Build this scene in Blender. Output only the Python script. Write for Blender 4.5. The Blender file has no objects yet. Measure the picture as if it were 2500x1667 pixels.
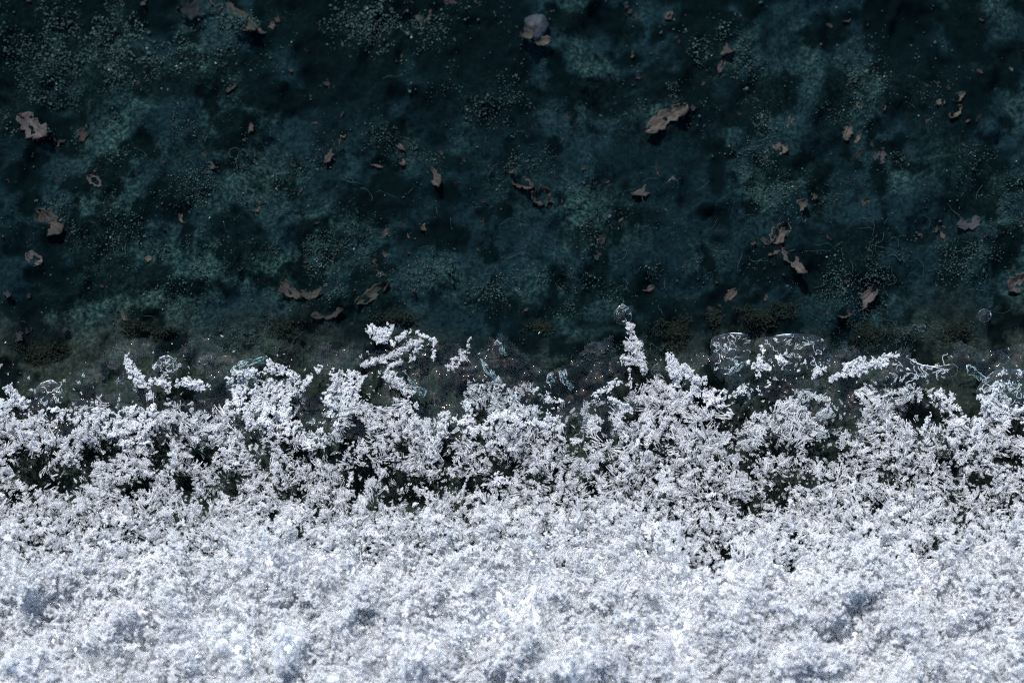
import bpy, bmesh, math, random
import numpy as np
from mathutils import Vector, Matrix, Euler

# ------------------------------------------------------------------ scene, camera, sky, sun
# one unit = one centimetre: this is a close-up, about ten centimetres wide
sc = bpy.context.scene
sc.unit_settings.system = 'METRIC'
sc.unit_settings.scale_length = 0.01
R = math.radians
TILT = R(18.0)
DIST = 25.0
cam_d = bpy.data.cameras.new('camera')
cam = bpy.data.objects.new('camera', cam_d)
sc.collection.objects.link(cam)
cam.location = (0.0, -math.sin(TILT) * DIST, math.cos(TILT) * DIST)
cam.rotation_euler = (TILT, 0, 0)
cam_d.lens = 90.0
cam_d.sensor_width = 36.0
cam_d.clip_start = 0.1
cam_d.clip_end = 500.0
cam_d.dof.use_dof = True
cam_d.dof.focus_distance = 24.75
cam_d.dof.aperture_fstop = 0.28
sc.camera = cam

SUN_EL, SUN_AZ = R(57.0), R(-24.0)      # azimuth from +Y (top of picture), negative = towards the left
world = bpy.data.worlds.new('World')
sc.world = world
world.use_nodes = True
wn = world.node_tree
bg = wn.nodes['Background']
sky = wn.nodes.new('ShaderNodeTexSky')
sky.sky_type = 'NISHITA'
sky.sun_disc = False
sky.sun_elevation = SUN_EL
sky.sun_rotation = SUN_AZ
bg.inputs['Strength'].default_value = 0.14
wn.links.new(sky.outputs[0], bg.inputs[0])

sun_d = bpy.data.lights.new('sun', 'SUN')
sun_d.energy = 4.0
sun_d.angle = R(0.5)
sun_d.color = (1.0, 0.97, 0.94)
sun = bpy.data.objects.new('sun', sun_d)
sc.collection.objects.link(sun)
sdir = Vector((math.sin(SUN_AZ) * math.cos(SUN_EL), math.cos(SUN_AZ) * math.cos(SUN_EL), math.sin(SUN_EL)))
sun.rotation_euler = sdir.to_track_quat('Z', 'Y').to_euler()
sun.location = sdir * 60

sc.view_settings.view_transform = 'Standard'
sc.view_settings.look = 'None'
sc.view_settings.exposure = 0.78
sc.view_settings.gamma = 1.0
sc.view_settings.use_curve_mapping = False
sc.cycles.use_denoising = False
sc.cycles.max_bounces = 9
sc.cycles.diffuse_bounces = 7
sc.cycles.adaptive_threshold = 0.04
sc.cycles.glossy_bounces = 3
sc.cycles.transmission_bounces = 8
sc.cycles.transparent_max_bounces = 20
sc.cycles.sample_clamp_indirect = 4.0
sc.cycles.sample_clamp_direct = 60.0
sc.cycles.filter_width = 1.2

# ------------------------------------------------------------------ helpers
rng = np.random.default_rng(7)
COL = sc.collection
FW, FH = 2500.0, 1667.0
CAM = np.array(cam.location)
CX = np.array((1.0, 0, 0)); CY = np.array((0, math.cos(TILT), math.sin(TILT))); CZ = np.array((0, -math.sin(TILT), math.cos(TILT)))
K = cam_d.lens / cam_d.sensor_width      # focal length in frame widths

def at(u, v, z=0.0):
    d = CX * ((u - FW / 2) / FW) + CY * (-(v - FH / 2) / FW) - CZ * K
    t = (z - CAM[2]) / d[2]
    p = CAM + d * t
    return Vector((p[0], p[1], z))

def to_uv(x, y, z):
    dx, dy, dz = x - CAM[0], y - CAM[1], z - CAM[2]
    px = dx
    py = dy * CY[1] + dz * CY[2]
    pz = -(dy * CZ[1] + dz * CZ[2])
    return FW / 2 + px / pz * K * FW, FH / 2 - py / pz * K * FW

def _hash(ix, iy, s):
    n = (ix.astype(np.int64) * 374761393 + iy.astype(np.int64) * 668265263 + s * 2147483647) & 0xffffffff
    n = ((n ^ (n >> 13)) * 1274126177) & 0xffffffff
    return ((n ^ (n >> 16)) & 0xffff) / 65535.0

def vnoise(x, y, s=0):
    x = np.asarray(x, float); y = np.asarray(y, float)
    ix, iy = np.floor(x), np.floor(y)
    fx, fy = x - ix, y - iy
    fx = fx * fx * (3 - 2 * fx); fy = fy * fy * (3 - 2 * fy)
    a, b = _hash(ix, iy, s), _hash(ix + 1, iy, s)
    c, d = _hash(ix, iy + 1, s), _hash(ix + 1, iy + 1, s)
    return (a * (1 - fx) + b * fx) * (1 - fy) + (c * (1 - fx) + d * fx) * fy

def fbm(x, y, s=0, o=4):
    t, a, f, n = 0.0, 1.0, 1.0, 0.0
    for i in range(o):
        t = t + a * vnoise(np.asarray(x) * f + 17.3 * i, np.asarray(y) * f - 9.1 * i, s + i)
        n += a; a *= 0.5; f *= 2.03
    return t / n                          # 0..1

def sstep(a, b, x):
    t = np.clip((np.asarray(x, float) - a) / (b - a), 0, 1)
    return t * t * (3 - 2 * t)

def tag(o, label=None, cat=None, group=None, kind=None):
    if label: o['label'] = label
    if cat: o['category'] = cat
    if group: o['group'] = group
    if kind: o['kind'] = kind
    return o

def link(name, me, mat=None, parent=None, smooth=True):
    if mat is not None: me.materials.append(mat)
    if smooth and len(me.polygons):
        me.polygons.foreach_set('use_smooth', [True] * len(me.polygons))
    o = bpy.data.objects.new(name, me)
    COL.objects.link(o)
    if parent is not None: o.parent = parent
    return o

class MB:
    """collects verts and faces into one mesh"""
    def __init__(s): s.v = []; s.f = []; s.n = 0
    def add(s, verts, faces):
        verts = np.asarray(verts, float).reshape(-1, 3)
        s.v.append(verts)
        s.f.extend([tuple(i + s.n for i in f) for f in faces])
        s.n += len(verts)
    def capsule(s, p0, p1, r0, r1=None, seg=6):
        r1 = r0 if r1 is None else r1
        p0 = np.asarray(p0, float); p1 = np.asarray(p1, float)
        ax = p1 - p0; L = np.linalg.norm(ax)
        ax = ax / L if L > 1e-6 else np.array((0, 0, 1.0))
        t = np.cross(ax, (0.31, 0.57, 0.76)); t /= np.linalg.norm(t)
        b = np.cross(ax, t)
        rings = []
        for (c, off, rr) in ((p0, -0.72 * r0, 0.7 * r0), (p0, 0, r0), (p1, 0, r1), (p1, 0.72 * r1, 0.7 * r1)):
            for k in range(seg):
                a = 2 * math.pi * k / seg
                rings.append(c + ax * off + (t * math.cos(a) + b * math.sin(a)) * rr)
        vs = [p0 - ax * r0] + rings + [p1 + ax * r1]
        fs = []
        for k in range(seg):
            k2 = (k + 1) % seg
            fs.append((0, 1 + k2, 1 + k))
            for q in range(3):
                a, b2 = 1 + q * seg, 1 + (q + 1) * seg
                fs.append((a + k, a + k2, b2 + k2, b2 + k))
            e = 1 + 3 * seg
            fs.append((e + k, e + k2, len(vs) - 1))
        s.add(vs, fs)
    def ball(s, c, r, rnd=None):
        # small uneven grain
        c = np.asarray(c, float)
        ax = np.random.default_rng(int(abs(c[0] * 9e4 + c[1] * 7e4 + c[2] * 3e4)) + 1).normal(size=3)
        ax /= np.linalg.norm(ax)
        s.capsule(c - ax * r * 0.22, c + ax * r * 0.22, r * 0.93, r * 0.85)
    def tube(s, pts, r, seg=5, taper=False):
        pts = np.asarray(pts, float); n = len(pts)
        vs = []; fs = []
        tg = np.gradient(pts, axis=0)
        for i in range(n):
            ax = tg[i] / (np.linalg.norm(tg[i]) + 1e-9)
            t = np.cross(ax, (0.11, 0.23, 0.97)); t /= (np.linalg.norm(t) + 1e-9)
            b = np.cross(ax, t)
            rr = r * (1 - 0.7 * i / (n - 1)) if taper else r
            for k in range(seg):
                a = 2 * math.pi * k / seg
                vs.append(pts[i] + (t * math.cos(a) + b * math.sin(a)) * rr)
        for i in range(n - 1):
            for k in range(seg):
                k2 = (k + 1) % seg
                fs.append((i * seg + k, i * seg + k2, (i + 1) * seg + k2, (i + 1) * seg + k))
        s.add(vs, fs)
    def mesh(s, name):
        me = bpy.data.meshes.new(name)
        me.from_pydata(np.concatenate(s.v).tolist(), [], s.f)
        me.update()
        return me

# ------------------------------------------------------------------ materials
def new_mat(name):
    m = bpy.data.materials.new(name); m.use_nodes = True
    nt = m.node_tree; nt.nodes.clear()
    out = nt.nodes.new('ShaderNodeOutputMaterial')
    return m, nt, out

def N(nt, typ, **kw):
    n = nt.nodes.new(typ)
    for k, v in kw.items():
        if k in n.inputs: n.inputs[k].default_value = v
        else: setattr(n, k, v)
    return n

def mixs(nt, fac, a, b):
    m = nt.nodes.new('ShaderNodeMixShader')
    if isinstance(fac, (int, float)): m.inputs[0].default_value = fac
    else: nt.links.new(fac, m.inputs[0])
    nt.links.new(a, m.inputs[1]); nt.links.new(b, m.inputs[2])
    return m.outputs[0]

def ramp(nt, fac, stops):
    r = nt.nodes.new('ShaderNodeValToRGB')
    el = r.color_ramp.elements
    el[0].position, el[0].color = stops[0][0], (*stops[0][1], 1)
    el[1].position, el[1].color = stops[-1][0], (*stops[-1][1], 1)
    for p, c in stops[1:-1]:
        e = el.new(p); e.color = (*c, 1)
    nt.links.new(fac, r.inputs[0])
    return r.outputs[0]

def coords(nt, scale=1.0, kind='Object'):
    tc = nt.nodes.new('ShaderNodeTexCoord')
    mp = nt.nodes.new('ShaderNodeMapping')
    mp.inputs['Scale'].default_value = (scale, scale, scale) if isinstance(scale, (int, float)) else scale
    nt.links.new(tc.outputs[kind], mp.inputs[0])
    return mp.outputs[0]

def noise_tex(nt, vec, scale, detail=4.0, rough=0.55):
    n = N(nt, 'ShaderNodeTexNoise', Scale=scale, Detail=detail, Roughness=rough)
    nt.links.new(vec, n.inputs['Vector'])
    return n.outputs[0]

def snow_material(name, col, glass, trans, spec_rough=0.12):
    m, nt, out = new_mat(name)
    d = N(nt, 'ShaderNodeBsdfDiffuse', Color=(*col, 1))
    t = N(nt, 'ShaderNodeBsdfTranslucent', Color=(*col, 1))
    body = mixs(nt, trans, d.outputs[0], t.outputs[0])
    if glass > 0:
        g = N(nt, 'ShaderNodeBsdfTransparent', Color=(0.985, 0.993, 1.0, 1))
        body = mixs(nt, glass, body, g.outputs[0])
    fr = N(nt, 'ShaderNodeFresnel', IOR=1.31)
    gl = N(nt, 'ShaderNodeBsdfGlossy', Color=(1, 1, 1, 1), Roughness=spec_rough)
    nt.links.new(mixs(nt, fr.outputs[0], body, gl.outputs[0]), out.inputs[0])
    return m

M = {}
M['snow'] = snow_material('snow_white', (0.947, 0.973, 0.989), 0.32, 0.55)
M['melt'] = snow_material('snow_melting', (0.955, 0.970, 0.982), 0.55, 0.55, 0.10)
M['clear_crystal'] = snow_material('crystal_clear', (0.93, 0.96, 0.98), 0.75, 0.5, 0.06)
M['snow_core'] = snow_material('snow_packed', (0.945, 0.970, 0.988), 0.0, 0.15, 0.4)

def clear_ice(name, tint, rough=0.03, bump=0.0, bscale=8.0, det=1.5):
    m, nt, out = new_mat(name)
    tr = N(nt, 'ShaderNodeBsdfTransparent', Color=(*tint, 1))
    gl = N(nt, 'ShaderNodeBsdfGlossy', Color=(1, 1, 1, 1), Roughness=rough)
    fr = N(nt, 'ShaderNodeFresnel', IOR=1.31)
    if bump:
        b = N(nt, 'ShaderNodeBump', Strength=bump, Distance=0.05)
        nt.links.new(noise_tex(nt, coords(nt), bscale, det, 0.6), b.inputs['Height'])
        nt.links.new(b.outputs[0], gl.inputs['Normal']); nt.links.new(b.outputs[0], fr.inputs['Normal'])
    nt.links.new(mixs(nt, fr.outputs[0], tr.outputs[0], gl.outputs[0]), out.inputs[0])
    return m
M['ice'] = clear_ice('clear_ice', (0.93, 0.975, 0.985), 0.012, 0.40, 9.0)
M['ice_lumpy'] = clear_ice('lumpy_clear_ice', (0.95, 0.98, 0.985), 0.012, 0.30, 9.0)
def teal_material():
    m, nt, out = new_mat('teal_ice')
    tr = N(nt, 'ShaderNodeBsdfTransparent', Color=(0.62, 0.93, 0.90, 1))
    t = N(nt, 'ShaderNodeBsdfTranslucent', Color=(0.22, 0.62, 0.55, 1))
    d = N(nt, 'ShaderNodeBsdfDiffuse', Color=(0.30, 0.62, 0.56, 1))
    n = noise_tex(nt, coords(nt), 26.0, 3.0, 0.6)
    body = mixs(nt, ramp(nt, n, [(0.52, (0, 0, 0)), (0.66, (0.38, 0.38, 0.38))]), tr.outputs[0], mixs(nt, 0.5, t.outputs[0], d.outputs[0]))
    gl = N(nt, 'ShaderNodeBsdfGlossy', Roughness=0.08)
    fr = N(nt, 'ShaderNodeFresnel', IOR=1.31)
    b = N(nt, 'ShaderNodeBump', Strength=0.6, Distance=0.05)
    nt.links.new(n, b.inputs['Height']); nt.links.new(b.outputs[0], gl.inputs['Normal'])
    nt.links.new(mixs(nt, fr.outputs[0], body, gl.outputs[0]), out.inputs[0])
    return m
M['ice_teal'] = teal_material()

def rim_material():
    m, nt, out = new_mat('ice_edge')
    g = N(nt, 'ShaderNodeBsdfTransparent', Color=(0.95, 0.99, 1, 1))
    t = N(nt, 'ShaderNodeBsdfTranslucent', Color=(0.85, 0.93, 0.97, 1))
    d = N(nt, 'ShaderNodeBsdfDiffuse', Color=(0.8, 0.9, 0.95, 1))
    body = mixs(nt, 0.62, mixs(nt, 0.5, d.outputs[0], t.outputs[0]), g.outputs[0])
    gl = N(nt, 'ShaderNodeBsdfGlossy', Roughness=0.06)
    fr = N(nt, 'ShaderNodeFresnel', IOR=1.31)
    nt.links.new(mixs(nt, fr.outputs[0], body, gl.outputs[0]), out.inputs[0])
    return m
M['ice_rim'] = rim_material()

def simple(name, col, rough=0.5, spec=0.4, var=0.35, scale=20.0, bump=0.0, stretch=None, alpha=None):
    m, nt, out = new_mat(name)
    p = N(nt, 'ShaderNodeBsdfPrincipled', Roughness=rough)
    p.inputs['Specular IOR Level'].default_value = spec
    vec = coords(nt, stretch if stretch else 1.0)
    n = noise_tex(nt, vec, scale, 5.0, 0.6)
    lo = tuple(c * (1 - var) for c in col); hi = tuple(min(1, c * (1 + var)) for c in col)
    nt.links.new(ramp(nt, n, [(0.3, lo), (0.7, hi)]), p.inputs['Base Color'])
    if bump:
        b = N(nt, 'ShaderNodeBump', Strength=bump, Distance=0.02)
        nt.links.new(n, b.inputs['Height']); nt.links.new(b.outputs[0], p.inputs['Normal'])
    nt.links.new(p.outputs[0], out.inputs[0])
    return m

def ground_material():
    m, nt, out = new_mat('wet_dark_soil')
    p = N(nt, 'ShaderNodeBsdfPrincipled', Roughness=0.6)
    p.inputs['Specular IOR Level'].default_value = 0.0
    vec = coords(nt)
    fine = noise_tex(nt, vec, 22.0, 4.0, 0.72)
    teal = ramp(nt, fine, [(0.36, (0.0009, 0.0044, 0.0046)), (0.50, (0.0060, 0.0182, 0.0180)), (0.66, (0.033, 0.064, 0.058))])
    blue = ramp(nt, fine, [(0.32, (0.0009, 0.0040, 0.0056)), (0.7, (0.0064, 0.0170, 0.0218))])
    olive = ramp(nt, fine, [(0.34, (0.0056, 0.0092, 0.0078)), (0.55, (0.0150, 0.0215, 0.0178)), (0.75, (0.036, 0.047, 0.038))])
    mx = nt.nodes.new('ShaderNodeMix'); mx.data_type = 'RGBA'
    al = nt.nodes.new('ShaderNodeAttribute'); al.attribute_name = 'algae'
    nt.links.new(al.outputs['Fac'], mx.inputs[0]); nt.links.new(blue, mx.inputs[6]); nt.links.new(teal, mx.inputs[7])
    # olive mud along the foot of the snow, and near-black shade of hollows painted into the colour
    at_ = nt.nodes.new('ShaderNodeAttribute'); at_.attribute_name = 'mud'
    mx2 = nt.nodes.new('ShaderNodeMix'); mx2.data_type = 'RGBA'
    nt.links.new(at_.outputs['Fac'], mx2.inputs[0]); nt.links.new(mx.outputs[2], mx2.inputs[6]); nt.links.new(olive, mx2.inputs[7])
    pt = nt.nodes.new('ShaderNodeAttribute'); pt.attribute_name = 'pit_shade'
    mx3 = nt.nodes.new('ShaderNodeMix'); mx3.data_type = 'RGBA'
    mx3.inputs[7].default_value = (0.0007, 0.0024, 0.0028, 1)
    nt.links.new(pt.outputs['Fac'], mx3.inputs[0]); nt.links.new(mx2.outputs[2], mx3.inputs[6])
    nt.links.new(mx3.outputs[2], p.inputs['Base Color'])
    nt.links.new(p.outputs[0], out.inputs[0])
    return m
M['ground'] = ground_material()
M['grit'] = simple('grit_grey_green', (0.019, 0.038, 0.036), 0.6, 0.1, 0.5, 1.0)
M['grit_pale'] = simple('grit_pale', (0.085, 0.135, 0.125), 0.5, 0.2, 0.4, 1.0)
M['fibre'] = simple('fibre_grey', (0.024, 0.044, 0.043), 0.6, 0.1, 0.3, 3.0)
M['moss'] = simple('moss_olive', (0.0062, 0.0105, 0.0078), 0.7, 0.05, 0.5, 30.0, 0.5)
M['pebble_grey'] = simple('stone_grey', (0.013, 0.018, 0.024), 0.55, 0.1, 0.7, 9.0, 0.4)
CHIPCOL = {
    'pinkish': (0.046, 0.039, 0.037), 'brown': (0.033, 0.0265, 0.023), 'tan': (0.048, 0.040, 0.033), 'reddish': (0.038, 0.0265, 0.024),
    'dark': (0.014, 0.0135, 0.013), 'olive': (0.024, 0.023, 0.0185), 'lilac': (0.020, 0.022, 0.028), 'navy': (0.0018, 0.004, 0.008), 'yellow': (0.075, 0.064, 0.022),
}
def chip_material(name, col):
    m, nt, out = new_mat(name)
    p = N(nt, 'ShaderNodeBsdfPrincipled', Roughness=0.65)
    p.inputs['Specular IOR Level'].default_value = 0.08
    gr = noise_tex(nt, coords(nt, (1.5, 9.0, 9.0)), 6.0, 4.0, 0.65)
    g = sum(col) / 3
    lo = tuple(0.30 * c for c in col); hi = tuple(min(1, 0.75 * (c * 1.3) + 0.25 * g * 1.5) for c in col)
    base = ramp(nt, gr, [(0.33, lo), (0.66, hi)])
    geo = nt.nodes.new('ShaderNodeNewGeometry')
    dirt = ramp(nt, noise_tex(nt, geo.outputs['Position'], 13.0, 4.0, 0.7), [(0.48, (0, 0, 0)), (0.70, (0.9, 0.9, 0.9))])
    mx = nt.nodes.new('ShaderNodeMix'); mx.data_type = 'RGBA'
    nt.links.new(dirt, mx.inputs[0]); nt.links.new(base, mx.inputs[6]); mx.inputs[7].default_value = (0.007, 0.016, 0.016, 1)
    nt.links.new(mx.outputs[2], p.inputs['Base Color'])
    b = N(nt, 'ShaderNodeBump', Strength=0.6, Distance=0.02)
    nt.links.new(gr, b.inputs['Height']); nt.links.new(b.outputs[0], p.inputs['Normal'])
    nt.links.new(p.outputs[0], out.inputs[0])
    return m
for k, c in CHIPCOL.items():
    M['chip_' + k] = chip_material('bark_' + k, c)

# ------------------------------------------------------------------ ground
def mud_amount(x, y):
    u, v = to_uv(x, y, 0.0)
    lim = 790 + 110 * (fbm(np.asarray(u) / 260.0, np.zeros_like(u), 5, 3) - 0.5) * 2
    return sstep(-70, 120, v - lim + 110 * (fbm(x * 3, y * 3, 11, 3) - 0.5))

def gh(x, y):
    x = np.asarray(x, float); y = np.asarray(y, float)
    h = 0.34 * (fbm(x * 0.9 + 3, y * 0.9, 21, 3) - 0.5)
    h = h + 0.30 * (fbm(x * 3.6, y * 3.2 + 7, 31, 4) - 0.5)
    h = h - 0.20 * np.abs(2 * fbm(x * 2.0 + 11, y * 0.95, 35, 4) - 1) ** 0.7
    return h - 0.08

xs = np.concatenate((np.linspace(-60, -6.8, 14), np.arange(-6.6, 6.61, 0.032), np.linspace(6.8, 60, 14)))
ys = np.concatenate((np.linspace(-60, -4.6, 14), np.arange(-4.4, 4.81, 0.032), np.linspace(5.0, 60, 14)))
GX, GY = np.meshgrid(xs, ys)
GZ = gh(GX, GY)
GZ += 0.05 * (fbm(GX * 16, GY * 16, 41, 2) - 0.5)
nx, ny = len(xs), len(ys)
verts = np.stack((GX, GY, GZ), -1).reshape(-1, 3)
idx = np.arange(nx * ny).reshape(ny, nx)
faces = np.stack((idx[:-1, :-1], idx[:-1, 1:], idx[1:, 1:], idx[1:, :-1]), -1).reshape(-1, 4)
me = bpy.data.meshes.new('ground')
me.from_pydata(verts.tolist(), [], faces.tolist())
a = me.attributes.new('mud', 'FLOAT', 'POINT')
a.data.foreach_set('value', mud_amount(GX, GY).reshape(-1).astype(np.float32))
PATCH = [(250, 130, 260, 130, 1), (330, 300, 140, 90, 1), (90, 260, 90, 70, 1), (560, 440, 170, 100, .9), (190, 520, 100, 50, 1), (950, 60, 150, 80, 1), (1020, 330, 110, 60, 1), (1300, 430, 100, 60, 1.1),
         (1420, 480, 80, 50, 1), (1850, 330, 90, 90, .9), (1770, 130, 90, 60, 1.1), (1920, 470, 100, 70, 1), (790, 590, 110, 90, 1), (720, 640, 110, 80, .9), (1480, 540, 80, 70, .9), (1245, 700, 100, 50, 1.2), (1080, 670, 110, 50, .9),
         (2090, 690, 110, 70, 1.2), (2280, 380, 120, 70, .8), (2120, 210, 140, 90, .8), (2330, 640, 130, 70, .7), (620, 50, 120, 60, .9), (420, 640, 180, 90, .8), (350, 740, 120, 50, .8), (860, 730, 70, 40, 1), (1420, 730, 120, 60, .8), (1600, 250, 120, 60, .8),
         (700, 380, 160, 60, .5), (1180, 250, 150, 80, .6), (2450, 500, 90, 90, .6), (1650, 620, 160, 60, .5), (300, 560, 200, 60, .5), (1500, 850, 110, 60, .8), (2200, 820, 200, 50, .5), (600, 830, 160, 50, .6)]
a = me.attributes.new('pit_shade', 'FLOAT', 'POINT')
SHADE_SPOTS = [(150, 30, 150, 40), (340, 170, 60, 30), (950, 185, 26, 70), (580, 305, 70, 45), (1540, 142, 34, 22), (2200, 60, 60, 110), (2360, 60, 50, 110), (2335, 610, 62, 46), (130, 735, 70, 20), (470, 700, 60, 22), (50, 430, 60, 40),
        (1190, 180, 30, 20), (1225, 500, 30, 30), (1090, 465, 40, 22), (790, 735, 70, 18), (1750, 420, 30, 70), (2150, 420, 26, 50), (60, 320, 60, 30), (360, 760, 50, 16), (2370, 230, 30, 60), (1700, 90, 26, 40), (640, 250, 60, 16), (1400, 860, 60, 26)]  # soil colour darkened here for the shade of hollows and a chip's shadow
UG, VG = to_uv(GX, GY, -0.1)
PIT_SHADE = sstep(0.55, 0.66, fbm(GX * 1.5 + 5, GY * 2.6, 47, 4)) * 0.8
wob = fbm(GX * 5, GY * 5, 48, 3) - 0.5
PIT_SHADE = np.maximum(PIT_SHADE, 0.9 * sstep(0.57, 0.66, fbm(GX * 4.6, GY * 4.2, 57, 4)))
for (cu, cv, ru, rv) in SHADE_SPOTS:
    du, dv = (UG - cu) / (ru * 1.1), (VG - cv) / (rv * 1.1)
    PIT_SHADE = np.maximum(PIT_SHADE, 0.9 * sstep(1.1, 0.6, np.sqrt(du * du + dv * dv) + 0.9 * wob))
ALG = np.zeros_like(GX)
for (cu, cv, ru, rv, k_) in PATCH:
    ALG = np.maximum(ALG, k_ * np.exp(-(((UG - cu) / ru) ** 2 + ((VG - cv) / rv) ** 2)))
streak = fbm(GX * 1.6 + 2, GY * 0.55, 49, 4)
ALG = np.clip(0.75 * ALG * sstep(0.30, 0.62, fbm(GX * 2.6, GY * 2.2, 50, 4)) + 0.55 * sstep(0.46, 0.68, streak) * sstep(0.35, 0.6, fbm(GX * 3.1 + 8, GY * 2.4, 53, 4)), 0, 1)
a2 = me.attributes.new('algae', 'FLOAT', 'POINT')
a2.data.foreach_set('value', ALG.reshape(-1).astype(np.float32))
PIT_SHADE = np.maximum(PIT_SHADE, 0.85 * sstep(0.51, 0.40, streak) * (0.35 + 0.65 * sstep(560, 120, VG)))
a = me.attributes['pit_shade']
a.data.foreach_set('value', PIT_SHADE.reshape(-1).astype(np.float32))
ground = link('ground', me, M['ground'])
tag(ground, 'dark wet teal-black soil under clear meltwater and ice', 'ground', kind='structure')

# ------------------------------------------------------------------ snow layout (photo-plane lists turned into world places)
EDGE = [(-400, 940), (-150, 930), (0, 936), (36, 945), (62, 982), (93, 996), (120, 1012), (160, 990), (215, 980), (245, 950), (258, 1000), (282, 985), (300, 945),
        (330, 936), (380, 936), (430, 925), (500, 935), (545, 918), (600, 908), (640, 905), (700, 912), (742, 945), (765, 985), (800, 930), (830, 890), (880, 900), (905, 915),
        (940, 920), (975, 925), (1010, 965), (1044, 996), (1073, 973), (1112, 978), (1141, 937), (1187, 920), (1223, 924), (1235, 950), (1258, 930), (1305, 930), (1330, 960),
        (1366, 962), (1423, 955), (1448, 962), (1500, 968), (1535, 985), (1546, 930), (1608, 916), (1640, 910), (1660, 886), (1681, 898), (1728, 934), (1770, 945), (1830, 925),
        (1900, 925), (1990, 945), (2030, 928), (2100, 925), (2160, 925), (2250, 940), (2330, 950), (2370, 1010), (2392, 990), (2403, 945), (2438, 922), (2500, 935), (2900, 940)]
# arms of snow that reach out over the dark: (u0, v0, u1, v1, half width)
ARMS = [(310, 868, 322, 905, 15), (322, 905, 345, 935, 22), (360, 930, 420, 935, 12), (440, 930, 505, 945, 18), (560, 915, 640, 905, 15), (655, 893, 690, 905, 20), (690, 900, 735, 935, 16),
        (735, 950, 782, 895, 9), (815, 905, 820, 950, 16), (905, 805, 935, 825, 24), (925, 830, 950, 800, 20), (955, 840, 1000, 805, 10), (900, 893, 1030, 832, 11), (885, 890, 985, 855, 9),
        (1000, 880, 1025, 842, 9), (935, 905, 1000, 960, 22), (940, 900, 985, 880, 10), (1019, 812, 1058, 830, 6), (1062, 823, 1058, 880, 6), (1095, 900, 1140, 860, 18), (1140, 850, 1150, 830, 8),
        (1451, 966, 1516, 926, 12), (1490, 973, 1537, 1001, 12), (1532, 790, 1545, 815, 9), (1535, 830, 1560, 860, 26), (1515, 880, 1560, 880, 16), (1562, 858, 1574, 912, 13),
        (1537, 898, 1539, 950, 6), (1633, 862, 1640, 890, 13), (1640, 890, 1655, 920, 24), (1660, 900, 1720, 930, 16), (1665, 890, 1690, 905, 10), (1830, 890, 1880, 900, 14), (1900, 870, 1915, 890, 12),
        (1860, 850, 1850, 920, 10), (1985, 915, 2010, 900, 14), (2030, 926, 2100, 900, 14), (2090, 905, 2160, 880, 20), (2060, 898, 2110, 875, 12), (2150, 870, 2190, 865, 9),
        (2225, 1030, 2217, 1092, 6), (2274, 1008, 2249, 1062, 7), (2395, 960, 2415, 1000, 20), (2420, 970, 2440, 930, 12), (20, 950, 60, 990, 20), (100, 1005, 150, 1000, 10)]
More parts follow.
